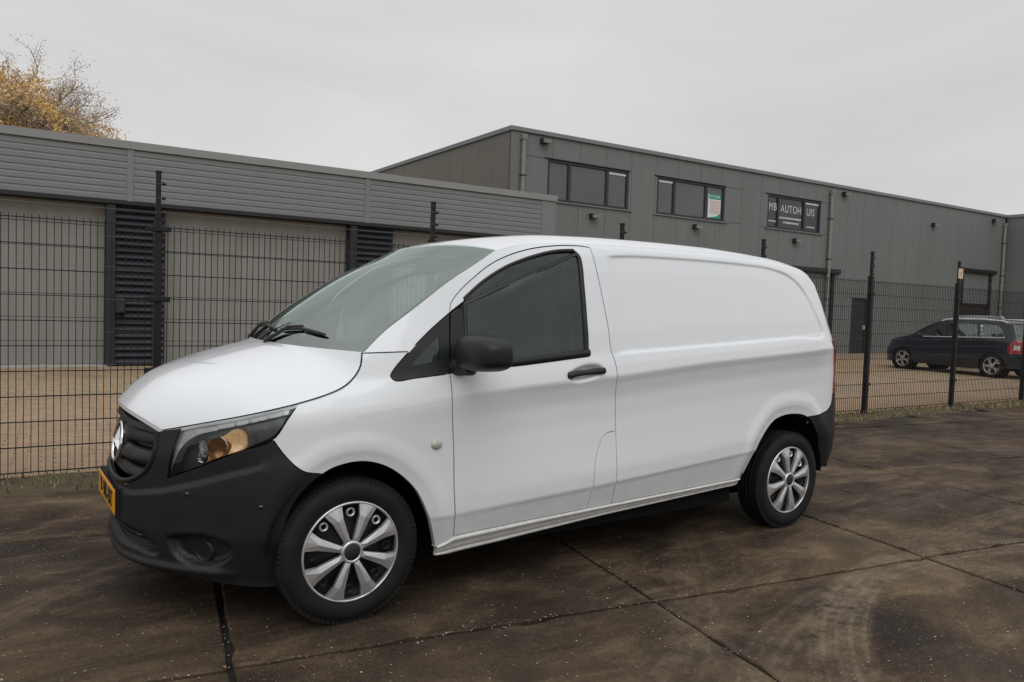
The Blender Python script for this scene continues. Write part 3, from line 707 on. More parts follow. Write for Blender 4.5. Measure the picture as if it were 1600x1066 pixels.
tree('bare_tree', 'large nearly bare brownish tree rising above the low workshop roof', (1.0, 43, 0), 14.3, 1.15, 'brown_leaf', 75000, .060, 5, levels=6, crown_z=.24)
tree('willow_tree', 'yellow autumn willow at the left edge above the low workshop roof', (-1.3, 40, 0), 12.2, 1.05, 'yellow_leaf', 46000, .10, 12, droop=.4, levels=6, crown_z=.26)
# ================================================================== VEHICLE SURFACES
def crom(pts, per=12, closed=False):
    pts=np.asarray(pts,float);n=len(pts);out=[]
    if n<3: 
        return pts
    for i in range(n-1):
        p1,p2=pts[i],pts[i+1]
        p0=pts[i-1] if i>0 else 2*p1-p2
        p3=pts[i+2] if i+2<n else 2*p2-p1
        # centripetal
        def tj(ti,a,b): return ti+max(np.linalg.norm(b-a),1e-6)**.5
        t0=0;t1=tj(t0,p0,p1);t2=tj(t1,p1,p2);t3=tj(t2,p2,p3)
        for k in range(per):
            t=t1+(t2-t1)*k/per
            A1=(t1-t)/(t1-t0)*p0+(t-t0)/(t1-t0)*p1
            A2=(t2-t)/(t2-t1)*p1+(t-t1)/(t2-t1)*p2
            A3=(t3-t)/(t3-t2)*p2+(t-t2)/(t3-t2)*p3
            B1=(t2-t)/(t2-t0)*A1+(t-t0)/(t2-t0)*A2
            B2=(t3-t)/(t3-t1)*A2+(t-t1)/(t3-t1)*A3
            out.append((t2-t)/(t2-t1)*B1+(t-t1)/(t2-t1)*B2)
    out.append(pts[-1])
    return np.array(out)
class Wall:
    def __init__(self, outline, profiles, feats, yc):
        # outline mirrored about y=yc at both ends for smooth normals
        o=np.array(outline,float)
        c=crom(np.vstack([[o[1,0],2*yc-o[1,1]],o,[o[-2,0],2*yc-o[-2,1]]]),24)
        c=c[24:-24]
        d=np.r_[0,np.cumsum(np.linalg.norm(np.diff(c,axis=0),axis=1))]
        i0=np.argmin(np.abs(c[:,0])+10*(c[:,1]>.3))
        self.S=d-np.interp(0,c[:i0+40,0],d[:i0+40]);self.c=c
        t=np.gradient(c,self.S,axis=0);t/=np.linalg.norm(t,axis=1,keepdims=True)
        for _ in range(3): t[1:-1]=(t[:-2]+2*t[1:-1]+t[2:])/4
        t[0]=(0,-1);t[-1]=(0,1)
        self.n=np.c_[-t[:,1],t[:,0]]   # inward (toward +y on the near side)
        self.prof=profiles;self.feats=feats
        self.s0=self.S[0];self.s1=self.S[-1];self.extra=[]
    def D(self,s,z):
        s=np.asarray(s,float);z=np.asarray(z,float)
        hs=[np.interp(s,[a for a,_ in f],[b for _,b in f]) for f in self.feats]
        c=np.zeros_like(z)
        for i in range(len(hs)-1):
            f=(z-hs[i])/(hs[i+1]-hs[i])
            c=np.where((f>=0)&(z>=hs[i]),i+f,c) if i>0 else np.where(True,f,c)
        c=np.where(z>hs[-1],len(hs)-1+(z-hs[-1])/(hs[-1]-hs[-2]),c)
        keys=[k for k,_ in self.prof]
        vals=np.array([np.interp(c,[a for a,_ in pr],[b for _,b in pr]) for _,pr in self.prof])
        out=np.zeros_like(z)
        for i in range(len(keys)-1):
            m=(s>=keys[i])&(s<=keys[i+1])
            t=np.clip((s-keys[i])/(keys[i+1]-keys[i]),0,1);t=t*t*(3-2*t)
            out=np.where(m,vals[i]*(1-t)+vals[i+1]*t,out)
        out=np.where(s<keys[0],vals[0],out);out=np.where(s>keys[-1],vals[-1],out)
        for f in self.extra: out=out+f(s,z)
        return out
    def P(self,s,z,off=0.):
        s=np.asarray(s,float);z=np.asarray(z,float)
        x=np.interp(s,self.S,self.c[:,0]);y=np.interp(s,self.S,self.c[:,1])
        nx=np.interp(s,self.S,self.n[:,0]);ny=np.interp(s,self.S,self.n[:,1])
        d=self.D(s,z)+off
        return np.stack([x+nx*d,y+ny*d,z],-1)
YC=.964
VAN_OUT=[(-.890,.964),(-.888,.83),(-.874,.69),(-.81,.52),(-.70,.36),(-.56,.215),(-.42,.105),(-.22,.025),(0,0),(.3,-.005),(.7,-.006),(1.5,-.008),(2.5,-.006),(3.1,.002),(3.5,.02),(3.70,.045),(3.80,.10),(3.855,.2),(3.875,.4),(3.88,.964)]
# feature heights along s
F_SILL=[(-2,.22),(-.4,.23),(.45,.25),(1.53,.305),(2.7,.36),(5.5,.38)]
F_LOW=[(-2,.42),(-.4,.43),(.5,.45),(1.4,.495),(2.8,.585),(3.6,.62),(5.5,.62)]
F_CHAR=[(-2,.80),(-.4,.92),(.26,1.0),(.49,1.035),(1.0,1.075),(1.53,1.105),(2.27,1.172),(3.6,1.25),(5.5,1.25)]
F_BELT=[(-2,.92),(-.8,.97),(-.3,1.08),(.1,1.12),(.5,1.15),(1.34,1.217),(1.55,1.228),(2.26,1.275),(3.15,1.331),(3.5,1.36),(5.5,1.37)]
F_ROOF=[(-2,1.5),(0,1.6),(.6,1.77),(.9,1.815),(1.3,1.845),(1.9,1.865),(2.6,1.87),(3.2,1.85),(3.6,1.80),(5.5,1.80)]
side=[(0,.060),(.3,.044),(.9,.011),(1,.001),(1.12,.001),(1.35,.016),(1.6,.028),(1.8,.028),(1.93,.013),(1.99,.001),(2.06,.001),(2.5,.010),(2.95,.026),(3.2,.050),(3.5,.094),(3.75,.134),(3.88,.160),(3.95,.180),(4,.205),(4.05,.24)]
mid=[(0,.05),(.3,.036),(.9,.008),(1,.001),(1.12,.001),(1.35,.006),(1.6,.008),(1.8,.006),(1.93,.002),(2.0,.004),(2.5,.014),(2.95,.028),(3.2,.060),(3.5,.122),(3.75,.172),(4,.24)]
cowl=[(0,.05),(1,.0),(1.5,.0),(1.8,.008),(2.2,.02),(2.6,.045),(3,.08),(3.2,.115),(3.5,.18),(4,.30)]
nose=[(0,.035),(.5,.012),(1,.0),(1.4,.002),(1.7,.013),(1.87,.026),(2.0,.034),(2.5,.047),(3,.08),(4,.6)]
rear=[(0,.04),(.5,.01),(1,.0),(1.7,.012),(2,.025),(3,.06),(3.5,.14),(3.8,.20),(4,.29)]
VAN_PROF=[(-1.5,nose),(-.75,nose),(-.05,cowl),(.45,mid),(1.0,side),(3.45,side),(3.85,rear),(4.6,rear)]
VAN=Wall(VAN_OUT,VAN_PROF,[F_SILL,F_LOW,F_CHAR,F_BELT,F_ROOF],YC)
def resample(c, h):
    c = np.asarray(c, float); d = np.linalg.norm(np.diff(c, axis=0), axis=1); S = np.r_[0, np.cumsum(d)]
    n = max(1, int(math.ceil(S[-1]/h))); t = np.linspace(0, S[-1], n+1); return np.c_[np.interp(t, S, c[:, 0]), np.interp(t, S, c[:, 1])]
def cv(*pts): return crom(np.array(pts), 10)
def loop(h, *curves):
    out = []
    for c in curves:
        r = resample(c, h)
        for q in r:
            if not out or np.hypot(*(q-out[-1])) > h*.2: out.append(q)
    if np.hypot(*(out[0]-out[-1])) < h*.2: out.pop()
    return np.array(out)
def area2(p): x, y = p[:, 0], p[:, 1]; return np.sum(x*np.roll(y, -1)-np.roll(x, -1)*y)
def ccw(p): return p if area2(p) > 0 else p[::-1]
def inset(p, g):
    p = ccw(p); a = np.roll(p, 1, 0); b = np.roll(p, -1, 0); t = b-a; t /= np.linalg.norm(t, axis=1, keepdims=True)+1e-12
    return p+np.c_[-t[:, 1], t[:, 0]]*g
def inside(p, q):
    x, y = q[:, 0], q[:, 1]; c = np.zeros(len(q), bool); n = len(p)
    for i in range(n):
        x1, y1 = p[i]; x2, y2 = p[(i+1) % n]
        if y1 == y2: continue
        m = ((y1 > y) != (y2 > y)) & (x < (x2-x1)*(y-y1)/(y2-y1)+x1); c ^= m
    return c
def dist(c, q, closed=True):
    best = np.full(len(q), 1e9); n = len(c)
    for i in range(n if closed else n-1):
        a = c[i]; b = c[(i+1) % n]; ab = b-a; L = ab@ab
        if L < 1e-14: continue
        t = np.clip(((q-a)@ab)/L, 0, 1); d = q-a-t[:, None]*ab; best = np.minimum(best, np.einsum('ij,ij->i', d, d))
    return np.sqrt(best)
def smooth01(t): t = np.clip(t, 0, 1); return t*t*(3-2*t)
def panel(W, poly, h=.03, gap=.0022, off=0., flange=.014, holes=(), refine=(), sym=None, side=1, hf=.011, lift=None):
    """smooth sheet on wall W cut out along poly (s,z). sym: join the mirrored half at this s. returns MB-like (verts, faces, smooth)"""
    poly = ccw(inset(poly, gap)) if gap else ccw(poly)
    if sym is not None:
        lo, hi = W.s0, W.s1; poly = poly.copy(); poly[:, 0] = np.clip(poly[:, 0], lo, hi)
        for e in (lo, hi): m = np.abs(poly[:, 0]-e) < .006; poly[m, 0] = e
    holes = [ccw(x) for x in holes]
    mn, mxx = poly.min(0), poly.max(0); pts = []
    def grid(hh):
        g = []; j = 0; y = mn[1]
        while y < mxx[1]:
            x = np.arange(mn[0]+(j % 2)*hh/2, mxx[0], hh); g.append(np.c_[x, np.full(len(x), y)]); y += hh*.866; j += 1
        return np.vstack(g) if g else np.zeros((0, 2))
    loops = [poly]+holes
    G = grid(h); dd = np.min([dist(l, G) for l in loops], axis=0); keep = inside(poly, G) & (dd > h*.45)
    for hl in holes: keep &= ~inside(hl, G)
    if refine:
        F = grid(hf); near = np.min([dist(c, F, cl) for c, r, cl in refine], axis=0)
        sel = near < max(r for _, r, _ in refine); F = F[sel]
        nearG = np.min([dist(c, G, cl) for c, r, cl in refine], axis=0); keep &= nearG > max(r for _, r, _ in refine)+hf*.4
        dF = np.min([dist(l, F) for l in loops], axis=0); kF = inside(poly, F) & (dF > hf*.4)
        for hl in holes: kF &= ~inside(hl, F)
        G2 = np.vstack([G[keep], F[kF]])
    else: G2 = G[keep]
    V = []; E = []
    for l in loops:
        b = len(V); V += [tuple(q) for q in l]; E += [(b+i, b+(i+1) % len(l)) for i in range(len(l))]
    nb = len(V); V += [tuple(q) for q in G2]
    r = geometry.delaunay_2d_cdt([Vector(v) for v in V], E, [], 0, 1e-6)
    P2 = np.array([tuple(v) for v in r[0]]); T = np.array([tuple(f) for f in r[2]])
    cen = P2[T].mean(1); ok = inside(poly, cen)
    for hl in holes: ok &= ~inside(hl, cen)
    T = T[ok]; P3 = W.P(P2[:, 0], P2[:, 1], off)
    if lift is not None: P3 = lift(P2, P3)
    a = P2[T]; ar = (a[:, 1, 0]-a[:, 0, 0])*(a[:, 2, 1]-a[:, 0, 1])-(a[:, 2, 0]-a[:, 0, 0])*(a[:, 1, 1]-a[:, 0, 1]); T[ar < 0] = T[ar < 0][:, ::-1]
    mb = MB(); mb.add(P3, [tuple(map(int, t)) for t in T], True)
    if flange:
        for k, l in enumerate(loops):
            l = l if k == 0 else l[::-1]
            A = W.P(l[:, 0], l[:, 1], off); B = W.P(l[:, 0], l[:, 1], off+flange)
            if lift is not None: A = lift(l, A); B = lift(l, B)+(B-A)*0
            n = len(l); fs = []
            for i in range(n):
                j = (i+1) % n
                if sym is not None and (abs(l[i, 0]-sym) < 1e-4 and abs(l[j, 0]-sym) < 1e-4): continue
                fs.append((i, i+n, j+n, j))
            mb.add(np.vstack([A, B]), fs, False)
    if sym is not None:
        n = len(mb.v); mb.v += [(x, 2*W.yc-y, z) for x, y, z in mb.v]; mb.f += [tuple(i+n for i in f[::-1]) for f in mb.f]; mb.sm += mb.sm
    if side < 0:
        mb.v = [(x, 2*W.yc-y, z) for x, y, z in mb.v]; mb.f = [f[::-1] for f in mb.f]
    return mb
VAN.yc = YC
def rawmesh(mb, name, weld=False):
    me = bpy.data.meshes.new(name); me.from_pydata(mb.v, [], mb.f); me.polygons.foreach_set('use_smooth', mb.sm)
    if weld:
        bm = bmesh.new(); bm.from_mesh(me); bmesh.ops.remove_doubles(bm, verts=bm.verts, dist=.0004)
        for e in bm.edges:
            if len(e.link_faces) == 2 and e.link_faces[0].smooth != e.link_faces[1].smooth: e.smooth = False
        bm.to_mesh(me); bm.free()
    me.update(); return me
def vp(name, mat, parent, mb, label=None, weld=False):
    o = mo(name, rawmesh(mb, name, weld), M[mat] if isinstance(mat, str) else mat, parent)
    if label: o['label'] = label
    return o
def both(name, mat, parent, W, poly, labels=None, **k):
    """near and far copies of a side part"""
    a = vp(name, mat, parent[0] if isinstance(parent, (list, tuple)) else parent, panel(W, poly, **k))
    b = vp(name, mat, parent[1] if isinstance(parent, (list, tuple)) else parent, panel(W, poly, side=-1, **k)); return a, b
def sweep(W, smin, smax, prof, n=40, side=1, zt=None, zb=None):
    """strip along the wall: prof rows are (inset, fraction between bottom and top)"""
    mb = MB(); ss = np.linspace(smin, smax, n); vs = []
    for d, f in prof:
        z = zb(ss)+(zt(ss)-zb(ss))*f; vs.append(W.P(ss, z, d))
    vs = np.vstack(vs); m = len(prof)
    mb.add(vs, [(j*n+i, j*n+i+1, (j+1)*n+i+1, (j+1)*n+i) for j in range(m-1) for i in range(n-1)], True)
    mb.add(np.array([vs[j*n] for j in range(m)]), [tuple(range(m))[::-1]]); mb.add(np.array([vs[j*n+n-1] for j in range(m)]), [tuple(range(m))])
    if side < 0: mb.v = [(x, 2*W.yc-y, z) for x, y, z in mb.v]; mb.f = [f[::-1] for f in mb.f]
    return mb
def loft(E, bx, cz, p=3., q=2.5, m=41, yc=YC, flange=0., rows=None, cz2=None):
    """sheet spanned from the near edge E (N,3) to its mirror image, bowed forward by bx and up by cz"""
    E = np.asarray(E); N = len(E); p = np.broadcast_to(p, (N,)); u = np.sin(np.linspace(-1, 1, m)*math.pi/2); V = np.zeros((N, m, 3))
    for j, uu in enumerate(u):
        V[:, j, 0] = E[:, 0]-bx*(1-abs(uu)**q); V[:, j, 1] = yc+uu*(yc-E[:, 1]); V[:, j, 2] = E[:, 2]+cz*(1-abs(uu)**p)
    mb = MB(); mb.add(V.reshape(-1, 3), [(i*m+j, (i+1)*m+j, (i+1)*m+j+1, i*m+j+1) for i in range(N-1) for j in range(m-1)], True)
    if flange:
        ring = [(0, j) for j in range(m)]+[(i, m-1) for i in range(1, N)]+[(N-1, j) for j in range(m-2, -1, -1)]+[(i, 0) for i in range(N-2, 0, -1)]
        A = np.array([V[a] for a in ring]); c = V.reshape(-1, 3).mean(0); B = A+(0, 0, -flange); B[:, 1] += np.where(A[:, 1] > yc, -.004, .004); n = len(ring)
        mb.add(np.vstack([A, B]), [(i, i+n, (i+1) % n+n, (i+1) % n) for i in range(n)], False)
    return mb, V

# ================================================================== WHITE VAN
van = thing('panel_van', 'white panel van with black bumpers and mirrors parked on dark concrete slabs', 'van')
S0, S1 = VAN.s0, VAN.s1
c_hood = cv((-.917, .873), (-.568, .948), (-.265, 1.017), (-.07, 1.074), (-.011, 1.109), (.04, 1.171), (.057, 1.237))
c_screen = cv((.057, 1.237), (.174, 1.339), (.342, 1.461), (.527, 1.591), (.681, 1.684), (.822, 1.773))
c_roof = cv((.822, 1.773), (.93, 1.803), (1.06, 1.824), (1.3, 1.845), (1.9, 1.865), (2.6, 1.870), (3.1, 1.856), (3.4, 1.835), (3.56, 1.80), (3.66, 1.752))
c_farch = cv((-.338, .206), (-.33, .383), (-.304, .512), (-.25, .622), (-.151, .71), (-.08, .741), (.038, .752), (.164, .711), (.298, .598), (.376, .451), (.427, .308), (.437, .265))
c_rarch = cv((2.715, .376), (2.766, .513), (2.834, .639), (2.971, .757), (3.078, .79), (3.22, .797), (3.371, .768), (3.47, .671), (3.552, .536), (3.585, .411), (3.560, .364))
c_bf = cv((-.368, .866), (-.302, .783), (-.233, .728), (-.151, .71))
c_hlbot = cv((-.265, 1.015), (-.306, .956), (-.371, .864), (-.523, .809), (-.698, .735), (-.869, .669))
c_hlin = cv((-.869, .669), (-.85, .773), (-.825, .86), (-.814, .893))
c_tri = cv((.513, 1.435), (.408, 1.358), (.317, 1.281), (.247, 1.215), (.193, 1.156), (.179, 1.13), (.199, 1.112), (.299, 1.123), (.476, 1.141))
c_dlow = cv((.476, 1.141), (.482, .969), (.498, .78), (.506, .559), (.523, .334))
c_dup = cv((.513, 1.435), (.525, 1.479))
c_dtop = cv((1.452, 1.828), (1.40, 1.832), (1.219, 1.822), (.994, 1.781), (.809, 1.711), (.669, 1.617), (.559, 1.522), (.525, 1.479))
c_drear = cv((1.452, 1.828), (1.462, 1.744), (1.481, 1.563), (1.500, 1.383), (1.508, 1.258), (1.525, 1.187), (1.540, 1.061), (1.553, .914), (1.556, .79))
c_kick = cv((1.556, .79), (1.494, .783), (1.452, .754), (1.424, .699), (1.399, .602), (1.392, .496), (1.381, .363))
c_wout = cv((1.340, 1.795), (1.22, 1.783), (1.113, 1.761), (.897, 1.689), (.738, 1.601), (.596, 1.491))
c_wrear = cv((1.340, 1.795), (1.362, 1.770), (1.360, 1.593), (1.352, 1.416), (1.345, 1.217))
c_wbot = cv((1.345, 1.217), (.895, 1.175), (.563, 1.152), (.476, 1.141))
c_recess = cv((1.551, 1.785), (1.75, 1.800), (2.155, 1.810), (2.7, 1.812), (3.10, 1.796), (3.30, 1.745), (3.42, 1.65), (3.50, 1.50), (3.556, 1.375), (3.55, 1.335), (3.164, 1.318), (2.26, 1.267), (1.60, 1.232), (1.520, 1.228), (1.530, 1.5), (1.551, 1.785))
c_rb = cv((3.371, .768), (3.521, .781), (3.625, .807), (3.676, .85), (3.70, .919))
c_tail = cv((3.70, .919), (3.721, 1.082), (3.70, 1.224), (3.675, 1.303))
c_charl = cv((.05, .965), (.255, 1.0), (.474, 1.036), (.95, 1.073), (1.49, 1.102), (2.24, 1.172), (3.64, 1.25))
p_recess = resample(c_recess, .03)
P_handle = np.array([(1.187+.125+.128*math.cos(a), 1.128+.046*math.sin(a)+.02*math.cos(a)) for a in np.linspace(0, 2*math.pi, 40, endpoint=False)])
P_fog = resample(np.vstack([cv((-.862, .414), (-.80, .432), (-.721, .442), (-.629, .437), (-.536, .396), (-.545, .344), (-.608, .303), (-.733, .292), (-.821, .322), (-.85, .37), (-.862, .414))]), .02)
P_intake = resample(np.vstack([cv((-1.56, .425), (-1.279, .425), (-1.088, .425), (-.965, .385), (-.90, .345), (-.92, .318), (-1.05, .318), (-1.279, .318), (-1.56, .318))]), .03)
def x_recess(s, z):
    q = np.c_[np.ravel(s), np.ravel(z)]; m = (q[:, 0] > 1.5) & (q[:, 0] < 3.62) & (q[:, 1] > 1.15); out = np.zeros(len(q))
    if m.any():
        ins = inside(p_recess, q[m]); d = dist(p_recess, q[m]); d = np.where(ins, d, -d)
        fade = smooth01((q[m][:, 0]-1.53)/.10)
        out[m] = .0125*smooth01((d+.003)/.016)*fade
    return out.reshape(np.shape(s))
def x_arch(s, z):
    q = np.c_[np.ravel(s), np.ravel(z)]; out = np.zeros(len(q))
    for c, cx in ((c_farch, .03), (c_rarch, 3.15)):
        m = (np.abs(q[:, 0]-cx) < .62) & (q[:, 1] < .95) & (q[:, 1] > .15)
        if m.any():
            d = dist(resample(c, .02), q[m], False); w = .052 if cx < 1 else .06
            ins = inside(np.vstack([resample(c, .02)]), q[m])
            out[m] += np.where(ins, .012, .012*np.clip(1-d/w, 0, 1))
            out[m] -= .004*smooth01(1-np.abs(d-w-.03)/.06)*(~ins)
    return out.reshape(np.shape(s))
def x_handle(s, z):
    q = np.c_[np.ravel(s), np.ravel(z)]; out = np.zeros(len(q)); m = (np.abs(q[:, 0]-1.31) < .2) & (np.abs(q[:, 1]-1.13) < .12)
    if m.any():
        ins = inside(P_handle, q[m]); d = dist(P_handle, q[m]); out[m] = np.where(ins, .034*smooth01(d/.034)+.002, 0)
    return out.reshape(np.shape(s))
def x_bumper(s, z):
    q = np.c_[np.ravel(s), np.ravel(z)]; out = np.zeros(len(q)); m = (q[:, 0] < -.2) & (q[:, 1] < .92)
    if m.any():
        qq = q[m]; o = np.zeros(len(qq))
        for P, dep, r in ((P_fog, .045, .025), (P_intake, .05, .02)):
            ins = inside(P, qq); d = dist(P, qq); o += np.where(ins, dep*smooth01(d/r), 0)
        # upper crease: a shelf that fades toward the wheel
        zc = np.interp(qq[:, 0], [-1.5, -1.1, -.9, -.728, -.579, -.437, -.36], [.56, .575, .61, .655, .70, .74, .77]); amp = np.interp(qq[:, 0], [-1.5, -1.0, -.5, -.36, -.2], [.006, .014, .018, .006, 0])
        t = qq[:, 1]-zc; o += amp*smooth01(t/.012+.5)*np.clip(1-t/.16, 0, 1)**.8
        # lower lip sticks out
        zl = .268; t2 = (qq[:, 1]-zl); o -= .020*np.exp(-(t2/.020)**2)*np.interp(qq[:, 0], [-1.5, -.62, -.50], [1, 1, 0])
        # grille surround ridge
        out[m] = o
    return out.reshape(np.shape(s))
VAN.extra = [x_recess, x_arch, x_handle, x_bumper]


c_gr = cv((-.943, .866), (-.950, .764), (-.997, .690), (-1.086, .640), (-1.20, .612), (-1.33, .604))
P_bumper = loop(.022, np.array([(S0, .262), (-1.18, .259)]), cv((-1.18, .259), (-.923, .240), (-.743, .228), (-.526, .215), (-.338, .206)), c_farch[:41], c_bf[::-1][:-1], c_hlbot[20:], c_hlin, np.array([(-.814, .893), (-.917, .875), (-.943, .866)]), c_gr, np.array([(-1.33, .604), (S0, .604), (S0, .262)]))
mbm = panel(VAN, P_bumper, h=.028, hf=.012, sym=S0, refine=[(P_fog, .035, True), (P_intake, .03, True), (np.array([(-1.46, .56), (-.9, .61), (-.728, .655), (-.437, .74)]), .03, False), (np.array([(-1.46, .268), (-.5, .268)]), .03, False)], flange=.022)
bumper = vp('front_bumper', 'plastic', van, mbm, 'dark grey unpainted front bumper', weld=True)
# grille with its recessed slats
P_gopen = loop(.02, np.array([(S0, .885), (-1.10, .880), (-.925, .868)]), cv((-.925, .868), (-.93, .755), (-.98, .675), (-1.08, .62), (-1.20, .592), (-1.33, .585)), np.array([(-1.33, .585), (S0, .585), (S0, .885)]))
grille = vp('grille', 'plastic_dark', van, panel(VAN, P_gopen, off=.075, h=.04, sym=S0, flange=0), weld=True)
def slat(z0, z1, smax, d0, name='grille_slat', mat='plastic', tilt=.02):
    ss = np.linspace(S0, smax, 16); mb = MB(); rows = [(d0+.05, z0+.006), (d0+.008, z0), (d0, z0+.010), (d0+tilt*.4, (z0+z1)/2), (d0+tilt, z1-.008), (d0+tilt+.010, z1), (d0+.06, z1)]
    vs = np.vstack([VAN.P(ss, np.full(16, z)+.012*(ss-S0), d) for d, z in rows]); m = len(rows); n = 16
    mb.add(vs, [(j*n+i, j*n+i+1, (j+1)*n+i+1, (j+1)*n+i) for j in range(m-1) for i in range(n-1)], True)
    k = len(mb.v); mb.v += [(x, 2*YC-y, z) for x, y, z in mb.v]; mb.f += [tuple(i+k for i in f[::-1]) for f in mb.f]; mb.sm += mb.sm
    o = vp(name, mat, grille, mb, weld=True); return o
slat(.795, .872, -.955, .020); slat(.705, .768, -.965, .020); slat(.632, .682, -1.03, .020)
P_top = loop(.03, np.array([(S0, .866), (-1.10, .862), (-.93, .852)]), np.array([(-.93, .852), (-.93, .880), (-1.10, .893), (S0, .898), (S0, .866)]))
vp('grille_top', 'plastic_dark', grille, panel(VAN, P_top, off=.012, sym=S0, flange=.03), weld=True)
# U shaped rim of the grille
rim = []
ssz = resample(np.vstack([c_gr, [(S0, .600)]]), .02)
for k, (s_, z_) in enumerate(ssz): rim.append(VAN.P(s_, z_, .004))
mb = MB(); pts = [tuple(q) for q in rim]; pts = pts+[(x, 2*YC-y, z) for x, y, z in pts[::-1][1:]]
mb.tube(pts, .013, 8); vp('grille_rim', 'plastic', grille, mb)
# round emblem: ring with a three-pointed star
ex = -.852; em = vp('emblem', 'plastic_dark', van, MB().lathe([(0, .0), (.098, .0), (.104, .012), (.104, .035)], 40, Matrix.Translation((ex+.006, YC, .752)) @ Matrix.Rotation(-math.pi/2+.05, 4, 'Z')))
TE = Matrix.Translation((ex, YC, .752)) @ Matrix.Rotation(-math.pi/2+.05, 4, 'Z') @ Matrix.Rotation(R_(-9), 4, 'X')
ring = MB(); pts = [(.094*math.cos(a), 0, .094*math.sin(a)) for a in np.linspace(0, 2*math.pi, 41)]
prof = [(.086, .0), (.090, -.010), (.098, -.010), (.104, .0), (.098, .006), (.088, .006)]
ring.lathe(prof, 48, TE, closed=True); vp('emblem_ring', 'chrome', em, ring)
st = MB()
for k in range(3):
    a = math.pi/2+k*2*math.pi/3; dx, dz = math.cos(a), math.sin(a); px, pz = -dz, dx
    tip = (dx*.090, -.002, dz*.090); l = (px*.016-dx*.010, .002, pz*.016-dz*.010); r_2 = (-px*.016-dx*.010, .002, -pz*.016-dz*.010); c = (0, -.020, 0); 
    st.add([TE @ Vector(v) for v in (tip, l, c, r_2, (0, .004, 0))], [(0, 1, 2), (0, 2, 3), (0, 4, 1), (0, 3, 4)])
vp('emblem_star', 'chrome', em, st)
# number plate
pl = bpy.data.objects.new('number_plate', None); COL.objects.link(pl); pl.parent = van; pl.matrix_local = Matrix.Translation((-.900, YC, .508)) @ Matrix.Rotation(-math.pi/2+.03, 4, 'Z')
m = MB(); m.bbox(-.275, .275, .0, .05, -.072, .068, .004); m.build('plate_holder', M['gloss_black'], pl)
m = MB(); m.bbox(-.26, .26, -.004, .0, -.055, .055, .002); pp = m.build('plate_sheet', M['plate'], pl)
me = text_mesh('V-9R-BT', .112, 'plate_lettering', .92); me.materials.append(M['ink']); mo('plate_lettering', me, None, pp, Matrix.Translation((.012, -.006, 0)) @ TXT)
# lower intake grid and fog lamps
P_in2 = P_intake.copy(); P_in2[:, 0] = np.clip(P_in2[:, 0], S0, 0)
for z in (.335, .358, .381, .404):
    ss = np.linspace(S0, -.98 if z > .345 else -.93, 14); a = VAN.P(ss, np.full(14, z), -.014); pts = [tuple(q) for q in a[::-1]]; pts = pts+[(x, 2*YC-y, zz) for x, y, zz in pts[::-1][1:]]
    vp('intake_bar', 'plastic_dark', bumper, MB().tube(pts, .005, 5))
for sgn_ in (1, -1):
    c = VAN.P(-.700, .352, -.012); c = Vector((c[0], c[1] if sgn_ > 0 else 2*YC-c[1], c[2])); n_ = Vector((.80, .55*sgn_, 0)).normalized()
    T = Matrix.Translation(c+n_*.016) @ Vector((0, 1, 0)).rotation_difference(n_).to_matrix().to_4x4()
    fl = vp('fog_lamp', 'plastic', bumper, MB().lathe([(.0, .012), (.030, .008), (.036, .0), (.040, -.010), (.048, -.010), (.054, .004), (.055, .05)], 32, T))
    vp('fog_lens', 'gloss_black', fl, MB().lathe([(0, .004), (.02, .005), (.031, .007)], 24, T))
for (s_, z_) in ((-.751, .611), (-.409, .575), (-1.15, .60)):
    q = VAN.P(s_, z_, .0)
    for yy in (q[1], 2*YC-q[1]):
        vp('parking_sensor', 'gloss_black', bumper, MB().lathe([(0, -.003), (.010, -.002), (.012, .003)], 14, Matrix.Translation((q[0], yy, q[2])) @ Matrix.Rotation((-.9 if yy < YC else -2.2) if s_ < -.6 else (-.3 if yy < YC else -2.8), 4, 'Z')))

# headlights
P_hl = loop(.016, c_hood[::-1][(60-20-20):] if False else cv((-.265, 1.015), (-.42, .982), (-.568, .948), (-.70, .922), (-.814, .893)), c_hlin[::-1], c_hlbot[::-1])
P_hl = ccw(P_hl)
P_inner = loop(.012, cv((-.838, .882), (-.74, .902), (-.639, .918)), cv((-.636, .893), (-.745, .862), (-.808, .815), (-.852, .735), (-.872, .680)), cv((-.872, .690), (-.862, .765), (-.845, .83), (-.838, .882)))
P_strip = loop(.012, cv((-.636, .918), (-.458, .960), (-.300, .996)), np.array([(-.306, .972), (-.453, .938), (-.632, .897), (-.636, .918)]))
P_grey = loop(.014, cv((-.50, .915), (-.40, .938), (-.313, .962)), cv((-.313, .962), (-.345, .905), (-.372, .878), (-.447, .843), (-.490, .830)), np.array([(-.490, .830), (-.498, .87), (-.50, .915)]))
P_lens = loop(.010, cv((-.748, .809), (-.740, .832), (-.718, .842), (-.700, .832), (-.693, .800), (-.696, .770), (-.708, .742), (-.728, .748), (-.744, .776), (-.748, .809)))
P_brown = loop(.010, cv((-.694, .838), (-.654, .852), (-.617, .860)), cv((-.617, .860), (-.590, .825), (-.596, .785)), cv((-.596, .785), (-.642, .768), (-.689, .750)), np.array([(-.689, .750), (-.694, .838)]))
P_bright = loop(.010, cv((-.622, .862), (-.597, .877), (-.567, .897), (-.542, .891), (-.522, .865), (-.514, .832), (-.530, .808), (-.594, .785)), cv((-.594, .785), (-.586, .825), (-.622, .862)))
def bowl(cs, cz_, r, depth):
    def f(P2, P3):
        d = np.hypot(P2[:, 0]-cs, (P2[:, 1]-cz_))/r; P3 = P3.copy(); n_ = np.stack([np.interp(P2[:, 0], VAN.S, VAN.n[:, 0]), np.interp(P2[:, 0], VAN.S, VAN.n[:, 1]), np.zeros(len(P2))], -1)
        return P3+n_*(depth*(1-np.clip(d, 0, 1)**2))[:, None]
    return f
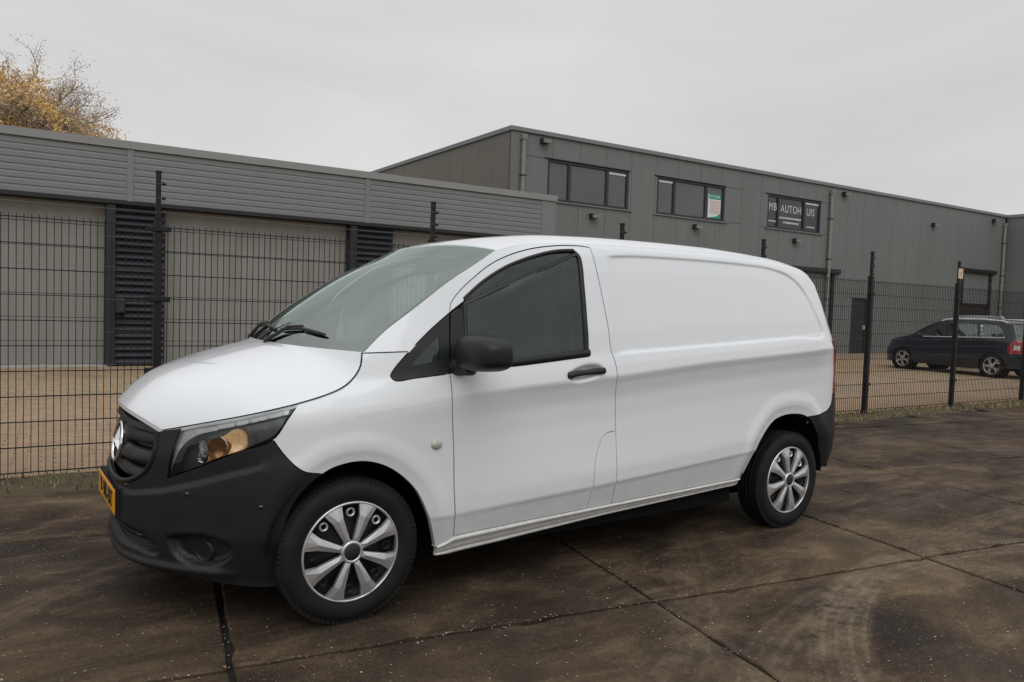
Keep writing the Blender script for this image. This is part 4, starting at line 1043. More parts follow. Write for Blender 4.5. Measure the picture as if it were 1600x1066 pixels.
for sd_ in (1, -1):
    hl = vp('headlight', 'lamp_inner', van, panel(VAN, P_hl, off=.085, gap=.004, flange=-.065, side=sd_))
    vp('upper_reflector', 'lamp_silver', hl, panel(VAN, P_inner, off=.022, gap=0, flange=.05, side=sd_, h=.015))
    vp('light_strip', 'lamp_white', hl, panel(VAN, P_strip, off=.016, gap=0, flange=.05, side=sd_, h=.015))
    vp('side_reflector', 'lamp_grey', hl, panel(VAN, P_grey, off=.035, gap=0, flange=.04, side=sd_, h=.02))
    vp('indicator_bowl', 'lamp_gold', hl, panel(VAN, P_bright, off=.035, gap=0, flange=.03, side=sd_, h=.012, lift=bowl(-.545, .83, .07, .035)))
    vp('amber_barrel', 'amber', hl, panel(VAN, P_brown, off=.035, gap=0, flange=.03, side=sd_, h=.012, lift=bowl(-.64, .79, .06, .040)))
    ml = vp('main_lamp_bowl', 'chrome', hl, panel(VAN, P_lens, off=.030, gap=0, flange=.04, side=sd_, h=.010, lift=bowl(-.720, .80, .045, .045)))
    q = VAN.P(-.722, .795, .050); vp('lamp_globe', 'clear_lens', ml, MB().lathe([(.0, -.012), (.010, -.010), (.015, .0), (.013, .02), (0, .022)], 16, Matrix.Translation((q[0], q[1] if sd_ > 0 else 2*YC-q[1], q[2]))))
    ridge = [VAN.P(s_, z_, .028) for s_, z_ in ((-.622, .864), (-.600, .85), (-.588, .825), (-.590, .80), (-.597, .783))]
    vp('bowl_rim', 'chrome', hl, MB().tube([(x, y if sd_ > 0 else 2*YC-y, z) for x, y, z in ridge], .0035, 6))
    cover = vp('headlight_cover', 'lamp_glass', hl, panel(VAN, P_hl, off=.001, gap=.003, flange=.0, side=sd_))

# fenders, doors, body sides
P_fender = loop(.016, c_hood[20:], np.array([(.057, 1.237), (.281, 1.246)]), c_tri[20:], c_dlow, np.array([(.523, .334), (.520, .292), (.431, .285)]), c_farch[-13::-1][:] if False else c_farch[:102][::-1], )
k0 = int(np.argmin(np.hypot(*(c_farch-np.array((-.151, .71))).T))); k1 = int(np.argmin(np.hypot(*(c_farch-np.array((.432, .29))).T)))
P_fender = loop(.016, c_hood[20:], np.array([(.057, 1.237), (.281, 1.246)]), c_tri[20:], c_dlow, np.array([(.523, .334), (.520, .292), (.431, .285)]), c_farch[k0:k1][::-1], c_bf[::-1], c_hlbot[:21][::-1])
both('front_fender', 'white', van, VAN, P_fender, gap=.003, flange=.03, h=.026, hf=.011, refine=[(c_charl, .035, False), (c_farch, .065, False), (np.array([(.4, .448), (.53, .453)]), .02, False)])
P_door = loop(.016, c_dlow[::-1], c_wbot[::-1], c_wrear[::-1], c_wout, np.array([(.596, 1.491), (.513, 1.435)]), c_dup, c_dtop[::-1], c_drear, c_kick, np.array([(1.381, .363), (.523, .334)]))
c_lowcr = cv((.5, .452), (1.4, .497), (2.8, .587))
dn, df = both('front_door', 'white', van, VAN, P_door, gap=.0036, flange=.03, h=.03, hf=.011, refine=[(c_charl, .035, False), (c_lowcr, .03, False), (P_handle, .03, True)])
P_win = loop(.016, c_wout[::-1], np.array([(.596, 1.491), (.576, 1.307), (.566, 1.153)]), cv((.566, 1.153), (.895, 1.175), (1.345, 1.217)), c_wrear[::-1])
P_win = ccw(P_win)
P_glass = inset(P_win, .017)
P_sail = loop(.02, np.array([(.519, 1.432), (.590, 1.482), (.574, 1.307), (.562, 1.154), (.482, 1.146), (.497, 1.307), (.519, 1.432)]))
for sd_, dr in ((1, dn), (-1, df)):
    A = VAN.P(P_win[:, 0], P_win[:, 1], .014); B = VAN.P(*inset(P_win, .002).T, -.004); C3 = VAN.P(P_glass[:, 0], P_glass[:, 1], -.003); D3 = VAN.P(*inset(P_win, .021).T, .012); n = len(A)
    mb = MB().add(np.vstack([A, B, C3, D3]), [(i+k*n, (i+1) % n+k*n, (i+1) % n+(k+1)*n, i+(k+1)*n) for i in range(n) for k in range(3)], True)
    if sd_ < 0: mb.v = [(x, 2*YC-y, z) for x, y, z in mb.v]
    vp('window_seal', 'seal', dr, mb)
    vp('window_glass', 'side_glass', dr, panel(VAN, P_glass, off=.010, gap=-.004, h=.06, side=sd_, flange=0))
    vp('belt_moulding', 'plastic', dr, sweep(VAN, .57, 1.352, [(.004, 1), (-.008, .9), (-.012, .5), (-.008, .05), (.003, 0)], 24, sd_, zt=lambda s: np.interp(s, [.56, .895, 1.345], [1.192, 1.214, 1.257]), zb=lambda s: np.interp(s, [.56, .895, 1.345], [1.155, 1.178, 1.219])))
    vp('sail_panel', 'plastic', dr, panel(VAN, P_sail, off=-.003, gap=.0, h=.04, side=sd_, flange=.02))
    vp('window_guide', 'seal', dr, panel(VAN, np.array([(1.268, 1.24), (1.283, 1.24), (1.286, 1.76), (1.272, 1.765)]), off=.05, gap=0, side=sd_, flange=.01))
    # door handle: bar across the dished recess
    hb = MB(); a = [VAN.P(s_, z_, d) for s_, z_, d in ((1.192, 1.118, .012), (1.200, 1.118, -.016), (1.235, 1.124, -.030), (1.31, 1.130, -.034), (1.385, 1.136, -.032), (1.425, 1.139, -.022), (1.434, 1.139, .010))]
    hb.tube(a, [.017, .020, .0175, .015, .018, .019, .016], 12); hb.v = [(x, y if sd_ > 0 else 2*YC-y, z) for x, y, z in hb.v]
    hnd = vp('door_handle', 'plastic_dark', dr, hb)
    q = VAN.P(1.412, 1.139, -.042); vp('key_lock', 'chrome', hnd, MB().lathe([(0, -.0), (.009, .0), (.010, .012)], 14, Matrix.Translation((q[0], q[1] if sd_ > 0 else 2*YC-q[1], q[2])) @ Matrix.Rotation(0 if sd_ > 0 else math.pi, 4, 'Z')))
# black triangle with quarter glass
P_tri = loop(.012, c_tri, np.array([(.476, 1.141), (.492, 1.30), (.513, 1.435)]))
P_qg = loop(.012, cv((.439, 1.322), (.434, 1.25), (.429, 1.205)), np.array([(.429, 1.205), (.30, 1.180)]), cv((.288, 1.182), (.30, 1.20), (.355, 1.255), (.439, 1.322)))
for sd_ in (1, -1):
    tr_ = vp('quarter_panel', 'plastic', van, panel(VAN, P_tri, holes=[ccw(P_qg)], off=-.001, h=.03, side=sd_, flange=.02))
    vp('quarter_glass', 'side_glass', tr_, panel(VAN, P_qg, off=.004, gap=-.004, h=.05, side=sd_, flange=0))
P_side = loop(.016, c_screen, c_roof, cv((3.66, 1.752), (3.715, 1.6), (3.735, 1.45), (3.71, 1.35), (3.675, 1.303)), c_tail[::-1], c_rb[::-1], c_rarch[:61][::-1], np.array([(2.715, .376), (2.707, .399), (1.562, .368), (1.556, .79)]), c_drear[::-1], c_dtop, c_dup[::-1], c_tri[:28], np.array([(.281, 1.246), (.057, 1.237)]))
kk = int(np.argmin(np.hypot(*(c_rarch-np.array((3.371, .768))).T))); kt = int(np.argmin(np.hypot(*(c_tri-np.array((.281, 1.248))).T)))
P_side = loop(.016, c_screen, c_roof, cv((3.66, 1.752), (3.715, 1.6), (3.735, 1.45), (3.71, 1.35), (3.675, 1.303)), c_tail[::-1], c_rb[::-1], c_rarch[:kk][::-1], np.array([(2.715, .376), (2.707, .399), (1.562, .368), (1.556, .79)]), c_drear[::-1], c_dtop, c_dup[::-1], c_tri[:kt], np.array([(.281, 1.246), (.057, 1.237)]))
both('side_panel', 'white', van, VAN, P_side, h=.03, hf=.009, gap=.0028, flange=.02, refine=[(p_recess, .026, True), (c_charl, .035, False), (c_lowcr, .03, False), (c_rarch, .07, False)])
P_pill = loop(.016, c_kick, np.array([(1.381, .363), (1.559, .368), (1.556, .79)]))
both('pillar_foot', 'white', van, VAN, P_pill, h=.03, gap=.001, refine=[(c_lowcr, .03, False)])
zt_ = lambda s: np.interp(s, [.43, .523, 1.381, 2.707], [.285, .333, .362, .398]); zb_ = lambda s: np.interp(s, [.44, .809, 1.548, 2.708], [.238, .254, .300, .352])
for sd_ in (1, -1):
    vp('sill', 'sill', van, sweep(VAN, .445, 2.70, [(.028, 1.02), (.004, .99), (-.008, .90), (-.010, .80), (-.004, .70), (.002, .64), (.000, .40), (.004, .30), (.016, .25), (.016, .20), (.008, .14), (.010, 0), (.035, -.02)], 60, sd_, zt=zt_, zb=zb_))
q = VAN.P(.403, .803, -.004)
for yy, a in ((q[1], 0), (2*YC-q[1], math.pi)):
    vp('side_marker', 'marker', van, MB().lathe([(0, -.010), (.016, -.009), (.026, -.004), (.030, .004)], 24, Matrix.Translation((q[0], yy, q[2])) @ Matrix.Rotation(a, 4, 'Z') @ Matrix.Scale(.8, 4, (0, 0, 1))))
# hood
Eh = resample(c_hood, .022)
Ep = VAN.P(Eh[:, 0], Eh[:, 1]+.005, .002)
bxh = np.interp(Eh[:, 0], [-.917, -.6, -.2, .057], [.115, .14, .18, .215]); czh = np.interp(Eh[:, 0], [-.917, -.86, -.74, -.6, -.4, -.2, -.05, .057], [.028, .055, .095, .128, .155, .165, .118, .030])
zc = np.interp(Ep[:, 0]-bxh, [-.87, -.845, -.81, -.76, -.70, -.62, -.52, -.40, -.27, -.155], [.897, .945, .985, 1.032, 1.077, 1.115, 1.150, 1.186, 1.221, 1.248])
for _ in range(3): zc[1:-1] = (zc[:-2]+2*zc[1:-1]+zc[2:])/4
czh = zc-Ep[:, 2]
mb, Vh = loft(Ep, bxh, czh, p=2.8, q=2.5, m=61, flange=.02); vp('hood', 'white', van, mb, weld=True)
gap_line = [VAN.P(s_, z_+.003, .004) for s_, z_ in resample(c_hood, .03)]
for f_ in (lambda y: y, lambda y: 2*YC-y): vp('bonnet_gap_shade', 'void', van, MB().tube([(x, f_(y), z) for x, y, z in gap_line], .0032, 5))  # added black tube standing in for the shade in the bonnet gap
# windscreen with printed border
Es = resample(c_screen, .03); Es3 = VAN.P(Es[:, 0], Es[:, 1], .004)
ts = np.linspace(0, 1, len(Es)); bxs = .215+(.055-.215)*smooth01(ts*.9)/smooth01(.9); czs = .011+(.052-.011)*ts+.035*np.sin(ts*math.pi)
def shift(mb, d): mb.v = [(x, y, z+d) for x, y, z in mb.v]; return mb
mb, Vw = loft(Es3, bxs, czs, p=2.5, q=2.2, m=45); ws = vp('windscreen', 'glass', van, mb)
N_, m_ = Vw.shape[:2]; fr = MB(); idx = lambda i, j: i*m_+j; fs = []
for i in range(N_-1):
    for j in range(m_-1):
        if i < 2 or j < 3 or j >= m_-4 or i >= N_-2: fs.append((idx(i, j), idx(i, j+1), idx(i+1, j+1), idx(i+1, j)))
fr.add(Vw.reshape(-1, 3)-(0, 0, .006), fs, True); vp('printed_border', 'plastic_dark', ws, fr)
cwl = MB(); A = Vw[0]; B = A+np.array((.03, 0, -.06))
cwl.add(np.vstack([A-(0, 0, .004), B]), [(i, i+1, i+1+m_, i+m_) for i in range(m_-1)], True); vp('scuttle', 'plastic_dark', van, cwl)
# roof
Er = resample(c_roof, .05); Er3 = VAN.P(Er[:, 0], Er[:, 1]-.006, -.0006)
bxr = np.interp(Er[:, 0], [.822, 1.3, 3.3, 3.66], [.055, .0, .0, -.005]); czr = np.interp(Er[:, 0], [.822, .95, 1.2, 1.6, 2.6, 3.3, 3.66], [.052, .062, .070, .073, .070, .062, .05])
prr = np.interp(Er[:, 0], [.822, 1.25], [2.5, 6.])
mb, Vr = loft(Er3, bxr, czr, p=prr, q=2.2, m=61); vp('roof', 'white', van, mb)
# wipers
def onscreen(a, b, up=.0): # a: along 0..1, b: -1..1 across
    i = min(N_-1.001, a*(N_-1)); j = min(m_-1.001, (math.asin(b)/(math.pi/2)+1)/2*(m_-1)); i0, j0 = int(i), int(j); fi_, fj = i-i0, j-j0
    q = (Vw[i0, j0]*(1-fi_)+Vw[i0+1, j0]*fi_)*(1-fj)+(Vw[i0, j0+1]*(1-fi_)+Vw[i0+1, j0+1]*fi_)*fj
    return Vector(q)+Vector((-.5, 0, .8)).normalized()*up
for (b0, b1, a1) in ((-.10, -.62, .055), (.62, -.02, .05)):
    p0 = onscreen(0, b0, .0)+Vector((-.015, 0, -.005)); p1 = onscreen(a1+.03, b0-.12*(b0-b1)/abs(b0-b1)*-1 if False else b0+(b1-b0)*.35, .026); p2 = onscreen(a1+.05, b0+(b1-b0)*.62, .020)
    wr = vp('wiper', 'plastic_dark', van, MB().tube([p0, p0+Vector((.01, 0, .018)), p1, p2], [.014, .012, .008, .006], 8))
    vp('wiper_blade', 'seal', wr, MB().tube([onscreen(a1+.04*(1-abs(t-.5)), b0+(b1-b0)*(.12+1.0*t), .014) for t in np.linspace(0, 1, 9)], [.005]+[.009]*7+[.005], 6))
    vp('wiper_pivot', 'plastic_dark', wr, MB().tube([p0-Vector((0, 0, .02)), p0+Vector((0, 0, .014))], .014, 12))
# door mirrors
for sd_, dr in ((1, dn), (-1, df)):
    C_ = Vector((.605, -.150, 1.238)); a_, b_, c_ = .115, .158, .090; mm = MB(); rows = 22; cols = 32; vs = []
    for i in range(rows+1):
        th = -math.pi/2+math.pi*i/rows
        for j in range(cols):
            ph = 2*math.pi*j/cols; e1, e2 = .55, .62
            sp = lambda v, e: math.copysign(abs(v)**e, v)
            x = sp(math.cos(ph), e2)*sp(math.cos(th), .6)*a_; z = sp(math.sin(ph), e2)*sp(math.cos(th), .55)*c_; y = sp(math.sin(th), e1)*b_
            if x > 0: x *= .42
            z *= 1-.20*max(0, -y/b_)**2+.05*(y/b_); z += .012*(1 if z > 0 else .0)
            if z < 0: z *= .82
            x += .14*max(0, -y)*1.1
            vs.append((C_.x+x-.03, C_.y+y, C_.z+z))
    mm.add(vs, [(i*cols+j, i*cols+(j+1) % cols, (i+1)*cols+(j+1) % cols, (i+1)*cols+j) for i in range(rows) for j in range(cols)], True)
    foot = MB().tube([(.515, .055, 1.168), (.525, .0, 1.172), (.545, -.06, 1.185)], [.042, .040, .048], 14)
    glass = MB().add([(C_.x+.030, C_.y+y, C_.z+z) for y, z in ((-.10, -.05), (.10, -.05), (.10, .06), (-.10, .05))], [(0, 1, 2, 3)])
    for q in (mm, foot, glass): q.v = [(x, y if sd_ > 0 else 2*YC-y, z) for x, y, z in q.v]
    mr = vp('door_mirror', 'plastic', dr, mm, 'black door mirror housing'); vp('mirror_foot', 'plastic_dark', mr, foot); vp('mirror_glass', 'chrome', mr, glass)
# rear: lamps, bumper, doors
P_tail = loop(.02, c_tail, cv((3.675, 1.303), (3.75, 1.30), (3.83, 1.28)), np.array([(3.83, 1.28), (3.86, 1.1), (3.85, .925), (3.70, .919)]))
both('tail_lamp', 'red_lens', van, VAN, P_tail, h=.03, off=-.006, flange=.03)
for sd_ in (1, -1): vp('reverse_lamp', 'clear_lens', van.children[-1] if sd_ < 0 else van.children[-2], panel(VAN, np.array([(3.745, 1.00), (3.83, 1.00), (3.83, 1.05), (3.745, 1.05)]), off=-.008, gap=0, side=sd_, flange=.002))
P_rb = loop(.02, c_rarch[kk:], np.array([(3.560, .364), (3.713, .393), (S1, .40), (S1, .60), (4.1, .62), (3.95, .90), (3.86, .915), (3.70, .915)]), c_rb[::-1])
k2 = cv((3.560, .362), (3.62, .372), (3.713, .393), (3.80, .36), (S1, .35))
P_rb = loop(.02, c_rarch[kk:], k2, np.array([(S1, .35), (S1, .60), (4.1, .62), (3.95, .90), (3.86, .915), (3.70, .916)]), c_rb[::-1])
vp('rear_bumper', 'plastic', van, panel(VAN, P_rb, h=.035, sym=S1, flange=.03, off=-.004, refine=[(c_rarch, .05, False)]), 'dark grey unpainted rear bumper')
P_rd = loop(.03, cv((3.66, 1.752), (3.72, 1.6), (3.742, 1.45), (3.715, 1.35), (3.685, 1.31)), np.array([(3.685, 1.31), (3.83, 1.29), (3.87, 1.1), (3.87, .925), (3.96, .90), (4.11, .63), (S1-.005, .61), (S1-.005, 1.80), (3.80, 1.79), (3.66, 1.752)]))
both('rear_door', 'white', van, VAN, P_rd, h=.04)
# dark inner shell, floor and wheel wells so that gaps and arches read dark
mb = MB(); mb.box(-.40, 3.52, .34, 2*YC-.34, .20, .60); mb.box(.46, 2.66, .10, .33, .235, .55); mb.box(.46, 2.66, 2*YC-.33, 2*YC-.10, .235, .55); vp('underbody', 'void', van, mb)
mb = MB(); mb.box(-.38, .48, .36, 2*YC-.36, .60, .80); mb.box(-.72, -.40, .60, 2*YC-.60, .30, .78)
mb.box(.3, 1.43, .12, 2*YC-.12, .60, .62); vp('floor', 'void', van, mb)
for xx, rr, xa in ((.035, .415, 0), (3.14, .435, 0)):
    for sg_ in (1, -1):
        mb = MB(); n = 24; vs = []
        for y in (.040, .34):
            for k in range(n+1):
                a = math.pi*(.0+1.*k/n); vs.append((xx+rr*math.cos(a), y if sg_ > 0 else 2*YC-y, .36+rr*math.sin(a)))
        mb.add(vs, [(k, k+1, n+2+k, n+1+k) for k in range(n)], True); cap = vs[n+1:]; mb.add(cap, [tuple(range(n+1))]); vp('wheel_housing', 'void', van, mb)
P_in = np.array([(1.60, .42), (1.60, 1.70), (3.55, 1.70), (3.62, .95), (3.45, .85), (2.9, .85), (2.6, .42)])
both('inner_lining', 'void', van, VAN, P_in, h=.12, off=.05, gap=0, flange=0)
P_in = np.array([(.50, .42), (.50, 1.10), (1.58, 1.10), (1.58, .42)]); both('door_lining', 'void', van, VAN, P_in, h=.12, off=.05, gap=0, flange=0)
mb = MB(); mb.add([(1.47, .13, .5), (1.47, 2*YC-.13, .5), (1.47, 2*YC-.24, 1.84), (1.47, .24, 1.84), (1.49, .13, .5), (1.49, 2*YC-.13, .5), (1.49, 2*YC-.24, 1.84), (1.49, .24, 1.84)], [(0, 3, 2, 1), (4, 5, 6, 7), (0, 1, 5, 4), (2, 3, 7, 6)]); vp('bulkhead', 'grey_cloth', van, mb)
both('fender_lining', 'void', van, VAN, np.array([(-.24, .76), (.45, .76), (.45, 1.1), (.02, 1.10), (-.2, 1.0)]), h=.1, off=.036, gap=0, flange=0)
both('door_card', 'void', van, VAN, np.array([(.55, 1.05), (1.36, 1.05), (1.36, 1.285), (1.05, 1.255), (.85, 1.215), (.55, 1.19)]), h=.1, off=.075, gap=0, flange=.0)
# dashboard, wheel, seats
mb = MB(); ys = np.linspace(.17, 2*YC-.17, 9); vs = []
for y in ys:
    w = 1-((y-YC)/.8)**2; vs += [(.10-.17*w, y, 1.215), (.24, y, 1.24), (.42, y, 1.215), (.50, y, 1.16), (.52, y, 1.05), (.44, y, .85)]
mb.add(vs, [(i*6+j, i*6+j+1, (i+1)*6+j+1, (i+1)*6+j) for i in range(8) for j in range(5)], True); vp('dashboard', 'dash', van, mb)
T = Matrix.Translation((.66, .56, 1.10)) @ Matrix.Rotation(R_(-62), 4, 'Y') @ Matrix.Rotation(math.pi/2, 4, 'X')
sw = vp('steering_wheel', 'seal', van, MB().lathe([(.178+.014*math.cos(a), .014*math.sin(a)) for a in np.linspace(0, 2*math.pi, 9)[:-1]], 36, T, closed=True))
mb = MB(); mb.box(-.17, .17, -.008, .010, -.022, .022, T); mb.box(-.022, .022, -.008, .01, -.17, 0, T); mb.lathe([(0, -.02), (.05, -.018), (.062, .0), (.06, .03)], 20, T); vp('wheel_hub', 'dash', sw, mb)
for y in (.56, 1.37):
    mb = MB(); 
    def cush(cx, cy, cz, sx, sy, sz, T=None, n=10):
        vs = []
        for i in range(n+1):
            th = -math.pi/2+math.pi*i/n
            for j in range(2*n):
                ph = math.pi*j/n; sp = lambda v, e: math.copysign(abs(v)**e, v)
                v = Vector((sp(math.cos(th), .5)*sp(math.cos(ph), .5)*sx, sp(math.cos(th), .5)*sp(math.sin(ph), .5)*sy, sp(math.sin(th), .5)*sz)); vs.append((T @ v if T else v)+Vector((cx, cy, cz)))
        return vs, [(i*2*n+j, i*2*n+(j+1) % (2*n), (i+1)*2*n+(j+1) % (2*n), (i+1)*2*n+j) for i in range(n) for j in range(2*n)]
    st_ = bpy.data.objects.new('seat', None); COL.objects.link(st_); st_.parent = van
    for nm, a in (('seat_cushion', (1.02, y, .88, .26, .25, .08, Matrix.Rotation(R_(-6), 3, 'Y'))), ('seat_back', (1.31, y, 1.20, .075, .24, .33, Matrix.Rotation(R_(12), 3, 'Y'))), ('headrest', (1.40, y, 1.60, .045, .13, .09, Matrix.Rotation(R_(8), 3, 'Y')))):
        v_, f_ = cush(*a); vp(nm, 'grey_cloth', st_, MB().add(v_, f_, True))
mb = MB(); mb.bbox(.80, .84, YC-.12, YC+.12, 1.66, 1.73, .01); vp('rear_view_mirror', 'plastic_dark', van, mb)
vp('antenna_base', 'white', van, MB().lathe([(0, -.0), (.02, .004), (.03, .018)], 12, Matrix.Translation((1.78, YC, 1.936)) @ Matrix.Rotation(-math.pi/2, 4, 'X')))

# wheels
def make_wheel(parent, x, y, R=.335, rr=.232, w=.205, flip=False, spin=0., z=None):
    T = Matrix.Translation((x, y, R if z is None else z)) @ (Matrix.Rotation(math.pi, 4, 'Z') if flip else Matrix.Identity(4)) @ Matrix.Rotation(spin, 4, 'Y')
    wh = bpy.data.objects.new('wheel', None); COL.objects.link(wh); wh.parent = parent; wh.matrix_local = T
    prof = [(rr-.016, .030), (rr-.004, .010), (rr+.004, .002), (rr+.020, -.004), (rr+.045, -.008), (rr+.070, -.004), (R-.018, .012), (R-.006, .026)]
    g = [(.030, .046), (.078, .092), (.118, .132)]; last = .034
    for a, b in ((.052, .062), (.084, .094), (.113, .123), (.146, .156)):
        prof += [(R, last), (R, a), (R-.009, a+.002), (R-.009, b-.002), (R, b)]; last = b+.001
    prof += [(R, .172), (R-.008, .182), (R-.025, .198), (rr+.05, .212), (rr, .205), (rr-.02, .17)]
    ty = MB().lathe(prof, 80)
    for k in range(80):   # shoulder blocks
        a = 2*math.pi*k/80; Tk = Matrix.Rotation(-a, 4, 'Y'); 
        ty.box(R-.022, R+.0006, .014, .036, -.0105, .0105, Tk)
    ty.build('tyre', M['rubber'], wh)
    return wh
def van_hubcap(wh):
    m = MB(); m.lathe([(.231, .020), (.233, .004), (.229, -.002), (.2225, -.001), (.221, .006), (.221, .02)], 64); 
    hub = m.build('hubcap', M['silver'], wh)
    m = MB(); m.lathe([(.0, .030), (.10, .036), (.17, .055), (.222, .050), (.225, .02)], 48); m.build('steel_rim', M['steel'], hub)
    for k in range(8):
        a = 2*math.pi*(k+.5)/8+.015; T = Matrix.Rotation(-a, 4, 'Y')
        P = [(.046, -.013, -.004), (.046, .013, -.004), (.168, -.027, -.006), (.168, .027, -.006), (.165, .0, -.013), (.075, .001, -.011), (.219, -.045, .002), (.219, .045, .002), (.2245, .0, -.001), (.2235, -.028, .0), (.2235, .028, .0)]
        # slightly skewed blade with a raised ridge
        P = [(r, t+.006*(r/.22), d) for r, t, d in P]; top = [Vector((r, d, t)) for r, t, d in P]; low = [Vector((r, d+.020, t*.97)) for r, t, d in P]
        n = len(P); vs = [T @ v for v in top+low]
        fs = [(0, 1, 5), (0, 5, 2), (1, 3, 5), (2, 5, 4), (3, 4, 5), (2, 4, 9), (2, 9, 6), (4, 8, 9), (4, 10, 8), (3, 10, 4), (3, 7, 10)]
        rimf = [0, 2, 6, 9, 8, 10, 7, 3, 1]; fs += [(rimf[i], rimf[i]+n, rimf[(i+1) % 9]+n, rimf[(i+1) % 9]) for i in range(9)]
        mm = MB(); mm.add(vs, fs); mm.build('spoke', M['silver'], hub)
        # round hole of the steel wheel seen between two spokes
        a2 = 2*math.pi*k/8; T2 = Matrix.Rotation(-a2, 4, 'Y') @ Matrix.Translation((.178, .030, 0))
        mm = MB(); mm.lathe([(.012, .0), (.015, -.010), (.020, -.010), (.023, .0)], 16, T2); mm.build('rim_hole', M['silver' if k in (1, 2, 3) else 'steel'], hub)
    m = MB(); m.lathe([(.036, -.004), (.040, -.010), (.049, -.010), (.053, -.002), (.052, .02)], 40); m.build('hub_ring', M['silver'], hub)
    m = MB(); m.lathe([(.0, -.010), (.034, -.010), (.039, -.006)], 32); m.build('hub_cap_centre', M['plastic_dark'], hub)
for (x, y, fl, sp) in ((0, .035, False, .0), (3.2, .035, False, .21), (0, 2*YC-.035, True, .3), (3.2, 2*YC-.035, True, .5)):
    wh = make_wheel(van, x, y, flip=fl, spin=sp); van_hubcap(wh)
